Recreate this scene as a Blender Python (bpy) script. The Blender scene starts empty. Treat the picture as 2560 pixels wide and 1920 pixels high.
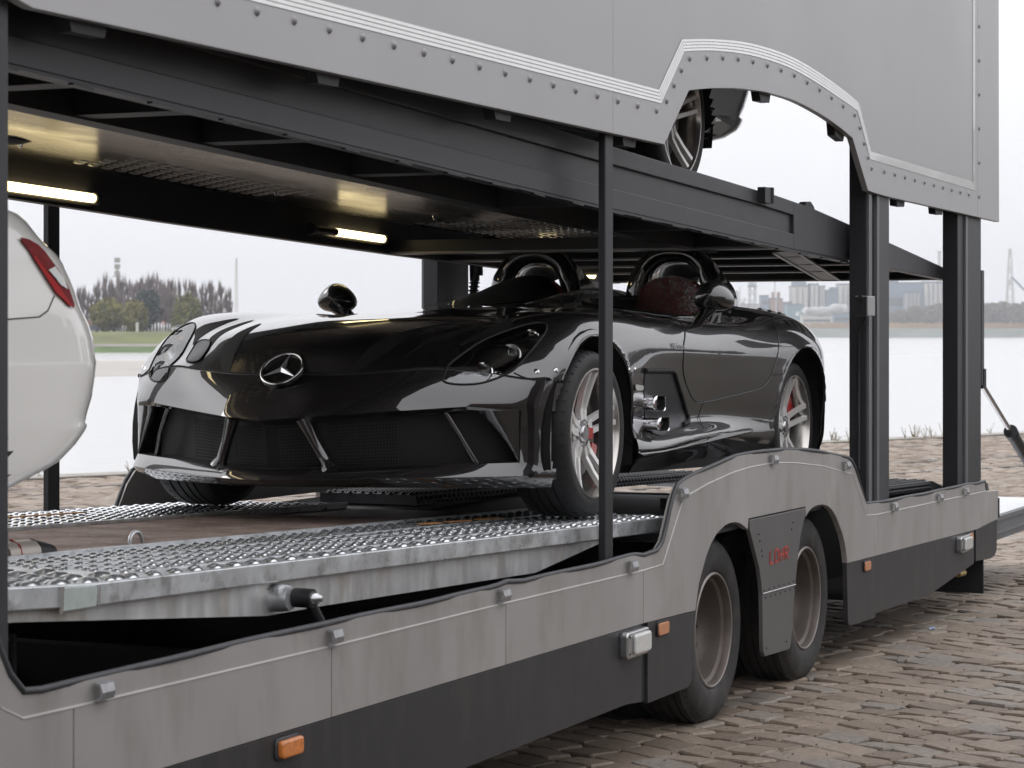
import bpy, bmesh, math, random
import numpy as np
from mathutils import Vector, Matrix

random.seed(7); np.random.seed(7)
SC = bpy.context.scene
COL = SC.collection
R = math.radians

# ---------------------------------------------------------------- camera
cam_d = bpy.data.cameras.new('camera'); cam = bpy.data.objects.new('camera', cam_d); COL.objects.link(cam)
CAM = Vector((-9.6283, -3.3106, 1.645)); CAM_YAW = R(23.829)
cam.location = CAM
cam.rotation_euler = (R(90), 0, CAM_YAW - R(90))
cam_d.sensor_width = 36.0; cam_d.lens = 84.375; cam_d.shift_y = -130/2560
cam_d.clip_start = 0.1; cam_d.clip_end = 20000
cam_d.dof.use_dof = True; cam_d.dof.focus_distance = 10.6; cam_d.dof.aperture_fstop = 9.0
SC.camera = cam

# ---------------------------------------------------------------- sky, sun, exposure
SUN_EL, SUN_AZ = R(38), R(105)          # azimuth measured from +X towards +Y
W = bpy.data.worlds.new('World'); SC.world = W; W.use_nodes = True
nt = W.node_tree; nt.nodes.clear()
wo = nt.nodes.new('ShaderNodeOutputWorld'); bg = nt.nodes.new('ShaderNodeBackground')
sky = nt.nodes.new('ShaderNodeTexSky'); sky.sky_type = 'NISHITA'; sky.sun_disc = False
sky.sun_elevation = SUN_EL; sky.sun_rotation = R(90) - SUN_AZ
sky.air_density = 1.0; sky.dust_density = 4.0; sky.ozone_density = 1.0
# a closed overcast: the clear sky is bleached and mostly covered by an even cloud deck (brighter overhead)
hs = nt.nodes.new('ShaderNodeHueSaturation'); hs.inputs['Saturation'].default_value = 0.12
tc = nt.nodes.new('ShaderNodeTexCoord'); sx = nt.nodes.new('ShaderNodeSeparateXYZ')
mr = nt.nodes.new('ShaderNodeMapRange'); mr.inputs[1].default_value = 0.0; mr.inputs[2].default_value = 1.0
mr.inputs[3].default_value = 12.2; mr.inputs[4].default_value = 29.0
nz = nt.nodes.new('ShaderNodeTexNoise'); nz.inputs['Scale'].default_value = 2.2; nz.inputs['Detail'].default_value = 5
nm = nt.nodes.new('ShaderNodeMapRange'); nm.inputs[3].default_value = 0.93; nm.inputs[4].default_value = 1.07
mu = nt.nodes.new('ShaderNodeMath'); mu.operation = 'MULTIPLY'
cmb = nt.nodes.new('ShaderNodeMix'); cmb.data_type = 'RGBA'; cmb.blend_type = 'MULTIPLY'; cmb.inputs[0].default_value = 1
cmb.inputs[6].default_value = (0.985, 0.99, 1.025, 1)
mx = nt.nodes.new('ShaderNodeMix'); mx.data_type = 'RGBA'; mx.inputs[0].default_value = 0.72
L = nt.links.new
L(tc.outputs['Generated'], sx.inputs[0]); L(sx.outputs['Z'], mr.inputs[0]); L(tc.outputs['Generated'], nz.inputs['Vector'])
L(nz.outputs['Fac'], nm.inputs[0]); L(mr.outputs[0], mu.inputs[0]); L(nm.outputs[0], mu.inputs[1])
L(mu.outputs[0], cmb.inputs[7]); L(sky.outputs[0], hs.inputs['Color'])
L(hs.outputs[0], mx.inputs[6]); L(cmb.outputs[2], mx.inputs[7]); L(mx.outputs[2], bg.inputs[0])
bg.inputs[1].default_value = 0.10
L(bg.outputs[0], wo.inputs[0])
sd = bpy.data.lights.new('sun', 'SUN'); sd.energy = 0.8; sd.angle = R(25); sd.color = (1.0, 0.97, 0.93)
sun = bpy.data.objects.new('sun', sd); COL.objects.link(sun)
sdir = Vector((math.cos(SUN_EL)*math.cos(SUN_AZ), math.cos(SUN_EL)*math.sin(SUN_AZ), math.sin(SUN_EL)))
sun.rotation_euler = sdir.to_track_quat('Z', 'Y').to_euler(); sun.location = (0, 0, 30)
vs = SC.view_settings
vs.view_transform = 'Standard'; vs.look = 'None'; vs.exposure = 0.0; vs.gamma = 1.0; vs.use_curve_mapping = False
SC.render.engine = 'CYCLES'
cy = SC.cycles
cy.max_bounces = 8; cy.diffuse_bounces = 3; cy.glossy_bounces = 5; cy.transmission_bounces = 6; cy.transparent_max_bounces = 10
cy.volume_bounces = 0; cy.caustics_reflective = False; cy.caustics_refractive = False; cy.sample_clamp_indirect = 6
cy.use_denoising = True

# ---------------------------------------------------------------- helpers
def srgb(r, g, b):
    f = lambda c: (c/255/12.92) if c <= 10 else ((c/255+0.055)/1.055)**2.4
    return (f(r), f(g), f(b))

MATS = {}
def M(name, col, rough=0.5, metal=0.0, coat=0.0, coat_rough=0.03, var=0.0, vscale=4.0, stretch=(1, 1, 1), rvar=0.0,
      bump=0.0, bscale=60.0, col2=None, c2lo=0.5, c2hi=0.65, c2scale=3.0, c2stretch=(1, 1, 1), emit=None, estr=0.0, spec=0.5, coat_ior=1.5, trans=0.0, ior=1.45):
    if name in MATS: return MATS[name]
    m = bpy.data.materials.new(name); m.use_nodes = True; MATS[name] = m
    t = m.node_tree; b = t.nodes['Principled BSDF']; l = t.links.new
    b.inputs['Base Color'].default_value = (*col, 1); b.inputs['Roughness'].default_value = rough
    b.inputs['Metallic'].default_value = metal; b.inputs['Coat Weight'].default_value = coat
    b.inputs['Coat Roughness'].default_value = coat_rough; b.inputs['Coat IOR'].default_value = coat_ior
    b.inputs['Specular IOR Level'].default_value = spec; b.inputs['IOR'].default_value = ior
    b.inputs['Transmission Weight'].default_value = trans
    if emit: b.inputs['Emission Color'].default_value = (*emit, 1); b.inputs['Emission Strength'].default_value = estr
    geo = None
    def pos(st):
        nonlocal geo
        if geo is None: geo = t.nodes.new('ShaderNodeTexCoord')
        mp = t.nodes.new('ShaderNodeMapping'); mp.inputs['Scale'].default_value = st
        l(geo.outputs['Object'], mp.inputs[0]); return mp.outputs[0]
    def noise(sc, st, det=4, rg=0.55):
        n = t.nodes.new('ShaderNodeTexNoise'); n.inputs['Scale'].default_value = sc; n.inputs['Detail'].default_value = det
        n.inputs['Roughness'].default_value = rg; l(pos(st), n.inputs['Vector']); return n.outputs['Fac']
    cur = None
    if var > 0:
        f = noise(vscale, stretch)
        r = t.nodes.new('ShaderNodeMapRange'); r.inputs[1].default_value = 0.25; r.inputs[2].default_value = 0.75
        r.inputs[3].default_value = 1-var; r.inputs[4].default_value = 1+var; l(f, r.inputs[0])
        k = t.nodes.new('ShaderNodeMix'); k.data_type = 'RGBA'; k.blend_type = 'MULTIPLY'; k.inputs[0].default_value = 1
        k.inputs[6].default_value = (*col, 1); l(r.outputs[0], k.inputs[7]); cur = k.outputs[2]
        if rvar > 0:
            q = t.nodes.new('ShaderNodeMapRange'); q.inputs[1].default_value = 0.3; q.inputs[2].default_value = 0.7
            q.inputs[3].default_value = max(0.02, rough-rvar); q.inputs[4].default_value = min(1, rough+rvar)
            l(f, q.inputs[0]); l(q.outputs[0], b.inputs['Roughness'])
    if col2 is not None:
        f = noise(c2scale, c2stretch, 6, 0.65)
        r = t.nodes.new('ShaderNodeMapRange'); r.inputs[1].default_value = c2lo; r.inputs[2].default_value = c2hi; l(f, r.inputs[0])
        k = t.nodes.new('ShaderNodeMix'); k.data_type = 'RGBA'; l(r.outputs[0], k.inputs[0])
        if cur is not None: l(cur, k.inputs[6])
        else: k.inputs[6].default_value = (*col, 1)
        k.inputs[7].default_value = (*col2, 1); cur = k.outputs[2]
    if cur is not None: l(cur, b.inputs['Base Color'])
    if bump > 0:
        f = noise(bscale, (1, 1, 1), 5)
        bp = t.nodes.new('ShaderNodeBump'); bp.inputs['Strength'].default_value = bump; bp.inputs['Distance'].default_value = 0.01
        l(f, bp.inputs['Height']); l(bp.outputs[0], b.inputs['Normal'])
    return m

ROOT = {}          # object name -> inverse world matrix of its thing
def link(o): COL.objects.link(o); return o
def thing(name, label, cat, loc=(0, 0, 0), group=None, mat=None):
    o = bpy.data.objects.new(name, None); link(o); o.empty_display_size = 0.3
    mw = mat if mat is not None else Matrix.Translation(loc)
    o.matrix_world = mw; o.matrix_basis = mw
    o['label'] = label; o['category'] = cat
    if group: o['group'] = group
    ROOT[o.name] = mw.inverted()
    return o
def tag(o, label=None, cat=None, group=None, kind=None):
    for k, v in (('label', label), ('category', cat), ('group', group), ('kind', kind)):
        if v: o[k] = v
    return o

class MB:
    """collects vertices and faces given in world coordinates (or in any frame)"""
    def __init__(s): s.v = []; s.f = []; s.sm = []
    def add(s, vs, fs, smooth=False):
        n = len(s.v); s.v += [tuple(v) for v in vs]
        for f in fs: s.f.append(tuple(i+n for i in f)); s.sm.append(smooth)
        return s
    def box(s, a, b, mat=None):
        (x0, y0, z0), (x1, y1, z1) = a, b
        vs = [Vector(p) for p in ((x0,y0,z0),(x1,y0,z0),(x1,y1,z0),(x0,y1,z0),(x0,y0,z1),(x1,y0,z1),(x1,y1,z1),(x0,y1,z1))]
        if mat: vs = [mat @ v for v in vs]
        return s.add(vs, [(0,3,2,1),(4,5,6,7),(0,1,5,4),(1,2,6,5),(2,3,7,6),(3,0,4,7)])
    def bar(s, p, q, w, h, up=(0, 0, 1)):
        p = Vector(p); q = Vector(q); d = (q-p); L_ = d.length; d = d/L_
        u = Vector(up); sd_ = d.cross(u)
        if sd_.length < 1e-4: sd_ = d.cross(Vector((1, 0, 0)))
        sd_.normalize(); u = sd_.cross(d)
        m = Matrix((( d.x, sd_.x, u.x, p.x), (d.y, sd_.y, u.y, p.y), (d.z, sd_.z, u.z, p.z), (0, 0, 0, 1)))
        return s.box((0, -w/2, -h/2), (L_, w/2, h/2), m)
    def prism(s, poly, y0, y1, bev=0.0):
        """polygon of (x,z) extruded along y"""
        n = len(poly)
        ar = sum(poly[i][0]*poly[(i+1) % n][1]-poly[(i+1) % n][0]*poly[i][1] for i in range(n))
        P = list(poly) if ar > 0 else list(poly)[::-1]
        if y0 > y1: y0, y1 = y1, y0
        vs = [(x, y0, z) for x, z in P]+[(x, y1, z) for x, z in P]
        fs = [tuple(range(n)), tuple(range(2*n-1, n-1, -1))]
        fs += [(i, i+n, (i+1) % n+n, (i+1) % n) for i in range(n)]
        return s.add(vs, fs)
    def extrude(s, poly3, vec):
        n = len(poly3); P = [Vector(p) for p in poly3]; v = Vector(vec)
        vs = P+[p+v for p in P]
        return s.add(vs, [tuple(range(n-1, -1, -1)), tuple(range(n, 2*n))]+[(i, (i+1) % n, (i+1) % n+n, i+n) for i in range(n)])
    def tube(s, path, r, seg=8, caps=True, closed=False):
        P = [Vector(p) for p in path]; n = len(P); rr = r if isinstance(r, (list, tuple)) else [r]*n
        rings = []; prev = None
        for i in range(n):
            a = P[(i-1) % n] if (closed or i > 0) else P[i]; b = P[(i+1) % n] if (closed or i < n-1) else P[i]
            d = (b-a).normalized()
            if prev is None:
                u = d.cross(Vector((0, 0, 1)))
                if u.length < 1e-3: u = d.cross(Vector((1, 0, 0)))
            else: u = prev - d*prev.dot(d)
            u.normalize(); prev = u; w = d.cross(u)
            rings.append([P[i]+(u*math.cos(2*math.pi*k/seg)+w*math.sin(2*math.pi*k/seg))*rr[i] for k in range(seg)])
        vs = [v for rg in rings for v in rg]; fs = []
        for i in range(n if closed else n-1):
            j = (i+1) % n
            for k in range(seg):
                fs.append((i*seg+k, i*seg+(k+1) % seg, j*seg+(k+1) % seg, j*seg+k))
        s.add(vs, fs, True)
        if caps and not closed:
            s.add(rings[0], [tuple(range(seg-1, -1, -1))]); s.add(rings[-1], [tuple(range(seg))])
        return s
    def lathe(s, prof, c, ax='y', seg=32, smooth=True, closed=False):
        """profile of (radius, offset along the axis)"""
        c = Vector(c); vs = []; n = len(prof)
        for i in range(seg):
            a = 2*math.pi*i/seg; ca, sa = math.cos(a), math.sin(a)
            for r_, o in prof:
                if ax == 'y': vs.append(c+Vector((r_*ca, o, r_*sa)))
                elif ax == 'z': vs.append(c+Vector((r_*ca, r_*sa, o)))
                else: vs.append(c+Vector((o, r_*ca, r_*sa)))
        fs = []
        for i in range(seg):
            j = (i+1) % seg
            for k in range(n if closed else n-1):
                k2 = (k+1) % n
                f = (i*n+k, i*n+k2, j*n+k2, j*n+k)
                fs.append(f if ax == 'y' else f[::-1])
        return s.add(vs, fs, smooth)
    def grid(s, G, smooth=True, flip=False):
        """2D list of points"""
        r_, c_ = len(G), len(G[0]); vs = [p for row in G for p in row]; fs = []
        for i in range(r_-1):
            for j in range(c_-1):
                f = (i*c_+j, i*c_+j+1, (i+1)*c_+j+1, (i+1)*c_+j)
                fs.append(f[::-1] if flip else f)
        return s.add(vs, fs, smooth)
    def dome(s, c, rx, ry, h, seg=8, ux=Vector((1,0,0)), uy=Vector((0,1,0)), uz=Vector((0,0,1))):
        c = Vector(c); vs = []
        for rr, hh in ((1, 0), (0.72, 0.62)):
            for k in range(seg):
                a = 2*math.pi*k/seg; vs.append(c+ux*(rx*rr*math.cos(a))+uy*(ry*rr*math.sin(a))+uz*(h*hh))
        vs.append(c+uz*h); fs = []
        for k in range(seg):
            k2 = (k+1) % seg; fs.append((k, k2, seg+k2, seg+k)); fs.append((seg+k, seg+k2, 2*seg))
        return s.add(vs, fs, True)
    def mesh(s, name, mat, inv=None):
        me = bpy.data.meshes.new(name)
        vs = s.v if inv is None else [tuple(inv @ Vector(v)) for v in s.v]
        me.from_pydata(vs, [], s.f); me.polygons.foreach_set('use_smooth', s.sm)
        if mat: me.materials.append(mat)
        me.update(); return me
def root_of(p):
    while p is not None and p.name not in ROOT: p = p.parent
    return p
def part(name, mb, mat, parent=None, label=None, bevel=0.0, kind=None, fixn=False, autos=None):
    """one mesh object; geometry in world coordinates, stored in the frame of its thing"""
    r_ = root_of(parent); inv = ROOT[r_.name] if r_ else None
    me = mb.mesh(name, mat, inv); o = bpy.data.objects.new(name, me); link(o)
    if fixn:
        bm = bmesh.new(); bm.from_mesh(me); bmesh.ops.remove_doubles(bm, verts=bm.verts, dist=1e-5)
        bmesh.ops.recalc_face_normals(bm, faces=bm.faces); bm.to_mesh(me); bm.free()
    if parent is not None: o.parent = parent
    if bevel > 0:
        md = o.modifiers.new('bevel', 'BEVEL'); md.width = bevel; md.segments = 2; md.limit_method = 'ANGLE'; md.angle_limit = R(40)
        md.harden_normals = False
    if label: o['label'] = label
    if kind: o['kind'] = kind
    if autos is not None: me.set_sharp_from_angle(angle=R(autos))
    return o
def inst(src, parent, loc, rot=(0, 0, 0), scale=(1, 1, 1), name=None):
    o = src.copy(); o.name = name or src.name.split('.')[0]; link(o); o.parent = parent; o.location = loc; o.rotation_euler = rot; o.scale = scale
    return o
def copy_tree(o, parent=None):
    c = o.copy(); link(c); c.parent = parent
    if o.name in ROOT: ROOT[c.name] = ROOT[o.name]
    for ch in list(o.children): copy_tree(ch, c)
    return c
def arc(cx, cz, r_, a0, a1, n):
    return [(cx+r_*math.cos(R(a0+(a1-a0)*i/n)), cz+r_*math.sin(R(a0+(a1-a0)*i/n))) for i in range(n+1)]
def lerp_path(P, x):
    for (x0, z0), (x1, z1) in zip(P, P[1:]):
        if x <= x1: return z0+(z1-z0)*(x-x0)/(x1-x0)
    return P[-1][1]
# ================================================================= materials
PANEL = M('silver_paint', (0.375, 0.357, 0.345), 0.42, 0.25, var=0.09, vscale=3, stretch=(1, 1, 0.35), rvar=0.08, col2=(0.27, 0.245, 0.22), c2lo=0.5, c2hi=0.85, c2scale=3.5, c2stretch=(1.6, 1, 0.55), bump=0.03, bscale=3)
PANEL_UP = M('upper_silver_paint', (0.42, 0.412, 0.416), 0.40, 0.25, var=0.07, vscale=1.3, stretch=(1, 1, 0.5), rvar=0.06, col2=(0.39, 0.38, 0.375), c2lo=0.5, c2hi=0.85, c2scale=1.6, c2stretch=(1.3, 1, 0.6), bump=0.03, bscale=2)
SKIRT = M('dark_grey_paint', (0.030, 0.029, 0.031), 0.45, 0.1, var=0.1, vscale=5, stretch=(2.5, 1, 0.4), col2=(0.062, 0.056, 0.050), c2lo=0.5, c2hi=0.8, c2scale=4, c2stretch=(2.5, 1, 0.6), bump=0.03, bscale=4)
STEEL = M('charcoal_steel', (0.025, 0.0255, 0.0285), 0.42, 0.2, var=0.15, vscale=4, bump=0.03, bscale=25)
BEAMM = M('slate_beam_paint', (0.040, 0.0395, 0.044), 0.42, 0.15, var=0.08, vscale=3, stretch=(1, 1, 3), col2=(0.028, 0.027, 0.029), c2lo=0.5, c2hi=0.8, c2scale=5)
BLACK = M('black_chassis', (0.008, 0.008, 0.009), 0.6, 0.0, var=0.3, vscale=6)
RUBBER = M('rubber_seal', (0.05, 0.05, 0.055), 0.5, var=0.25, vscale=30)
TYRE = M('tyre_rubber', (0.028, 0.027, 0.026), 0.75, var=0.25, vscale=9, col2=(0.07, 0.062, 0.055), c2lo=0.5, c2hi=0.75, c2scale=6, bump=0.15, bscale=120)
RIM = M('dusty_rim', (0.135, 0.112, 0.10), 0.5, 0.35, var=0.18, vscale=7, col2=(0.10, 0.08, 0.07), c2lo=0.5, c2hi=0.75, c2scale=5)
GALV = M('galvanised_steel', (0.66, 0.68, 0.70), 0.34, 0.7, var=0.16, vscale=9, rvar=0.12, col2=(0.36, 0.36, 0.36), c2lo=0.5, c2hi=0.7, c2scale=14, bump=0.05, bscale=40)
GALVD = M('stained_galvanised_web', (0.58, 0.58, 0.58), 0.42, 0.6, var=0.18, vscale=10, stretch=(2, 1, 0.4), rvar=0.1, col2=(0.42, 0.38, 0.33), c2lo=0.5, c2hi=0.75, c2scale=5, c2stretch=(1.5, 1, 0.7), bump=0.05, bscale=35)
GALVB = M('tread_bump_steel', (0.80, 0.82, 0.84), 0.20, 0.9, var=0.1, vscale=12)
UNDER = M('deck_underside_sheet', (0.115, 0.108, 0.10), 0.24, 0.85, var=0.15, vscale=1.5, stretch=(1, 3, 1), rvar=0.07, bump=0.04, bscale=9)
MESHM = M('expanded_metal', (0.40, 0.31, 0.27), 0.5, 0.45, var=0.3, vscale=8, col2=(0.15, 0.10, 0.07), c2lo=0.5, c2hi=0.7, c2scale=3)
CLIP = M('clip_metal', (0.34, 0.34, 0.35), 0.38, 0.6, var=0.2, vscale=30)
RIVET = M('painted_rivet', (0.30, 0.295, 0.295), 0.45, 0.25)
WHITE_TAPE = M('white_reflective_tape', (0.93, 0.93, 0.93), 0.22, 0.0, coat=0.8, var=0.06, vscale=14, spec=1.0)
TAPE_EDGE = M('tape_backing', (0.55, 0.52, 0.49), 0.5)
AMBER = M('amber_lens', (0.62, 0.20, 0.045), 0.25, coat=0.8, var=0.25, vscale=90)
FADED = M('faded_orange_lens', (0.50, 0.22, 0.11), 0.5, var=0.1, vscale=40)
LENSW = M('white_lamp_lens', (0.62, 0.62, 0.60), 0.25, coat=0.6, var=0.08, vscale=50)
CHROME = M('chrome', (0.72, 0.72, 0.74), 0.07, 1.0)
DULLCH = M('dull_chrome', (0.5, 0.5, 0.51), 0.22, 0.9)
TUBE = M('lit_tube', (0.9, 0.85, 0.7), 0.4, emit=(1.0, 0.80, 0.42), estr=4.2)
GREYPL = M('grey_plate', (0.125, 0.12, 0.118), 0.45, 0.3, var=0.1, vscale=6, stretch=(1, 1, 0.4))
RED = M('faded_red_print', (0.42, 0.055, 0.04), 0.5, var=0.25, vscale=60)
INK = M('black_print', (0.012, 0.012, 0.014), 0.5)
RUST = M('rust_orange_strap', (0.46, 0.22, 0.08), 0.7, var=0.2, vscale=12)
ALU = M('aluminium_ramp', (0.62, 0.63, 0.65), 0.34, 0.5, var=0.06, vscale=6)
RAMPD = M('ramp_side_grey', (0.18, 0.18, 0.19), 0.45, 0.4, var=0.1, vscale=5)

TR = thing('car_transporter', 'silver and charcoal double-deck car transporter trailer loaded with cars, parked on cobbles', 'trailer', (0, 1.16, 0))

YP = -0.070                                   # outer face of the side panels
# ---------------------------------------------------------------- lower side: seal line, ridge line, colour break (x, z)
SEAL = [(-5.55, 2.0), (-5.30, 1.34), (-5.20, 1.07), (-5.147, 0.943), (-5.106, 0.873), (-5.071, 0.829), (-5.033, 0.813), (-4.709, 0.812), (-4.291, 0.814), (-3.71, 0.813), (-2.931, 0.804), (-2.42, 0.803), (-2.31, 0.812), (-2.2, 0.800), (-1.495, 0.796), (-1.12, 0.800), (-1.03, 0.789), (-0.869, 0.797),
        (-0.808, 0.831), (-0.704, 0.98), (-0.639, 1.034), (-0.597, 1.046), (-0.41, 1.071), (-0.222, 1.091), (-0.06, 1.106), (0.108, 1.117), (0.407, 1.120), (0.777, 1.114), (1.084, 1.098), (1.3, 1.081), (1.5, 1.06), (1.814, 1.027), (1.895, 1.001), (2.145, 0.779), (2.458, 0.768), (3.45, 0.754), (4.002, 0.751), (4.40, 0.748), (4.55, 0.739), (4.82, 0.742), (4.825, 0.69)]
RIDGE = [(-5.75, 2.0), (-5.45, 1.30), (-5.30, 1.02), (-5.2, 0.87), (-5.14, 0.795), (-5.057, 0.759), (-4.847, 0.756), (-3.516, 0.745), (-2.294, 0.742), (-1.047, 0.733), (-0.828, 0.737), (-0.597, 0.981), (-0.3, 1.020), (0.012, 1.049), (0.25, 1.060), (0.51, 1.062), (0.70, 1.057), (0.915, 1.046), (1.348, 1.010), (1.847, 0.945), (2.111, 0.722), (2.317, 0.712), (3.45, 0.698), (4.825, 0.680)]
def strip_poly(A, B): return A + B[::-1]
def resample(P, n):
    d = [0]
    for a, b in zip(P, P[1:]): d.append(d[-1]+math.dist(a, b))
    out = []
    for i in range(n):
        t = d[-1]*i/(n-1); k = 0
        while k < len(P)-2 and d[k+1] < t: k += 1
        u = (t-d[k])/max(1e-9, d[k+1]-d[k]); out.append(tuple(P[k][c]+(P[k+1][c]-P[k][c])*u for c in range(len(P[0]))))
    return out
for y0, y1, mir in ((YP+0.006, YP+0.03, 0), (2.50-0.03, 2.50-0.006, 1)):
    part('flange', MB().prism(strip_poly(SEAL, RIDGE), y0, y1), PANEL, TR)
ys = YP+0.012
for yy in (ys, 2.43+0.058):
    b = MB(); P = [(x, yy+0.004*math.sin(x*9), z+0.002) for x, z in resample(SEAL, 160)]
    b.tube(P, 0.0095, 8); part('rubber_seal', b, RUBBER, TR)
b = MB(); b.tube([(x, YP+0.004, z) for x, z in RIDGE], 0.0055, 6); part('ridge_bead', b, PANEL, TR)

ARCH1 = [(-0.454, 0.519), (-0.412, 0.624), (-0.327, 0.722), (-0.265, 0.772), (-0.189, 0.81), (-0.084, 0.836), (-0.02, 0.841), (0.042, 0.840), (0.105, 0.832), (0.153, 0.819), (0.218, 0.796), (0.228, 0.842)]
ARCH2 = [(1.070, 0.838), (1.078, 0.792), (1.12, 0.812), (1.166, 0.823), (1.225, 0.830), (1.278, 0.831), (1.330, 0.830), (1.368, 0.826), (1.44, 0.814), (1.507, 0.792), (1.57, 0.757), (1.625, 0.714), (1.68, 0.668), (1.721, 0.62), (1.75, 0.57), (1.769, 0.515)]
def brk(x): return lerp_path([(-8, 0.562), (-4.457, 0.548), (-1.047, 0.533), (1.782, 0.519), (2.334, 0.505), (4.551, 0.470), (5.132, 0.490)], x)
def rdg(x): return lerp_path(RIDGE[5:], x)
g = 0.0025
def plain(x0, x1):
    xs = [x0+g, x1-g]; top = [(x, rdg(x)) for x in sorted(set([x0+g, x1-g]+[p[0] for p in RIDGE[5:] if x0+g < p[0] < x1-g]))]
    return [(x1-g, brk(x1)), ][:0] + [(x0+g, brk(x0)), (x1-g, brk(x1))] + top[::-1]
Yo, Yi = YP, YP+0.028
E_ = [(-1.047+g, brk(-1.047))]+ARCH1+ARCH2+[(2.334-g, brk(2.334))]+[(2.334-g, 0.712)]+[p for p in RIDGE[::-1] if -0.9 < p[0] < 2.33]+[(-1.047+g, 0.733)]
side_polys = [plain(-4.855, -3.565), plain(-3.565, -2.34), plain(-2.34, -1.047), E_]
FRONTP = [(-8, 0.562), (-4.855-g, brk(-4.855)), (-4.855-g, 0.756), (-5.057, 0.759), (-5.14, 0.795), (-5.2, 0.87), (-5.30, 1.02), (-5.45, 1.30), (-5.75, 2.0), (-8, 2.0)]
side_polys.append(FRONTP)
side_polys.append([(2.334+g, brk(2.334)), (4.551, 0.470), (5.136, 0.492), (5.142, 0.668), (4.825, 0.680), (3.45, 0.698), (2.334+g, 0.712)])
for P in side_polys:
    part('skirt_panel', MB().prism(P, Yo, Yi), PANEL, TR, bevel=0.002)
for P in (plain(-4.855, -1.047), E_, FRONTP, side_polys[-1]):
    part('skirt_panel', MB().prism(P, 2.50-0.028, 2.50), PANEL, TR)
# lower dark skirt boards
d1 = [(-8, 0.248), (-1.22, 0.247), (-1.057, 0.234), (-1.057, brk(-1.057)-g), (-8, 0.562-g)]
d2 = [(-0.992, 0.231), (-0.979, 0.221), (-0.55, 0.219), (-0.513, 0.221), (-0.491, 0.237), (-0.478, 0.30), (-0.468, 0.40), (-0.456, 0.517-g), (-1.012, brk(-1.012)-g)]
d2 = [(-0.992, 0.219), (-0.545, 0.219), (-0.513, 0.223), (-0.491, 0.240), (-0.478, 0.30), (-0.468, 0.40), (-0.456, 0.517-g), (-0.992, brk(-0.992)-g)]
mid = [(0.237, 0.792), (0.304, 0.704), (0.371, 0.614), (0.400, 0.545), (0.410, 0.503), (0.416, 0.40), (0.420, 0.291), (0.427, 0.245), (0.449, 0.222), (0.79, 0.211), (0.815, 0.215), (0.833, 0.232), (0.845, 0.28), (0.86, 0.333), (0.876, 0.41), (0.896, 0.486), (0.938, 0.607), (0.981, 0.711), (1.03, 0.775), (1.065, 0.800), (1.062, 0.832), (0.235, 0.836)]
d3 = [(1.772, 0.515), (1.780, 0.40), (1.793, 0.235), (1.806, 0.212), (1.83, 0.201), (2.300, 0.190), (2.300, 0.212), (3.409, 0.192), (4.500, 0.272), (4.500, brk(4.5)-g), (2.334, brk(2.334)-g)]
d4 = [(4.551, 0.282), (4.95, 0.262), (5.06, 0.27), (5.116, 0.299), (5.132, 0.489-g), (4.551, 0.470-g)]
for P in (d1, d2, d3, d4):
    part('lower_skirt_board', MB().prism(P, Yo+0.004, Yi), SKIRT, TR, bevel=0.002)
for P in (d1, d2, d3, d4): part('lower_skirt_board', MB().prism(P, 2.50-0.028, 2.50-0.004), SKIRT, TR)
part('dark_gap_strip', MB().box((-1.056, YP+0.015, 0.232), (-0.993, YP+0.027, 0.53)), BLACK, TR); part('dark_gap_strip', MB().box((4.501, YP+0.015, 0.28), (4.550, YP+0.027, 0.465)), BLACK, TR)
mp = part('wheel_guard_plate', MB().prism(mid, Yo-0.003, Yi-0.012), GREYPL, TR, bevel=0.002)
# seam bead, screws and the stencilled red letters on the guard plate
b = MB(); b.tube([(0.411, Yo-0.004, 0.500), (0.897, Yo-0.004, 0.494)], 0.004, 6); part('seam', b, DULLCH, mp)
b = MB()
for i in range(7):
    x = 0.435+0.072*i
    b.dome((x, Yo-0.003, 0.512), 0.0055, 0.0055, 0.004, 6, Vector((1,0,0)), Vector((0,0,-1)), Vector((0,-1,0)))
    b.dome((x+0.02, Yo-0.003, 0.478), 0.0055, 0.0055, 0.004, 6, Vector((1,0,0)), Vector((0,0,-1)), Vector((0,-1,0)))
for x, z in ((0.36, 0.765), (0.375, 0.735), (0.40, 0.69), (0.41, 0.665), (0.86, 0.78), (0.84, 0.75), (0.47, 0.255), (0.76, 0.25)):
    b.dome((x, Yo-0.003, z), 0.006, 0.006, 0.004, 6, Vector((1,0,0)), Vector((0,0,-1)), Vector((0,-1,0)))
tag(part('screw_row', b, INK, mp), kind='stuff')
def stencil(strokes, x0, z0, w, h, y, t=0.004):
    b = MB()
    for (ax, az, bx_, bz) in strokes:
        p = Vector((x0+ax*w, y, z0+az*h)); q = Vector((x0+bx_*w, y, z0+bz*h)); b.bar(p, q, 0.0012, t*2, (0, 0, 1) if abs(ax-bx_) > abs(az-bz) else (1, 0, 0))
    return b
LET = {'L': [(0, 1, 0, 0.08), (0.0, 0, 0.9, 0)], 'O': [(0, 0.1, 0, 0.9), (0.05, 1, 0.85, 1), (0.9, 0.9, 0.9, 0.1), (0.05, 0, 0.85, 0)],
       'H': [(0, 0, 0, 1), (0.9, 0, 0.9, 1), (0.1, 0.5, 0.8, 0.5)], 'R': [(0, 0, 0, 1), (0.05, 1, 0.85, 1), (0.9, 0.95, 0.9, 0.55), (0.05, 0.5, 0.85, 0.5), (0.45, 0.45, 0.9, 0)]}
for i, ch in enumerate('LOHR'):
    lw = 0.056; x0 = 0.515+i*0.073
    o = part('letter', stencil(LET[ch], x0, 0.623, lw, 0.054, Yo-0.0045, 0.0055), RED, mp)
    part('letter_shadow', stencil(LET[ch][:1], x0+0.012, 0.620, lw, 0.054, Yo-0.0040, 0.004), INK, mp)

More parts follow.
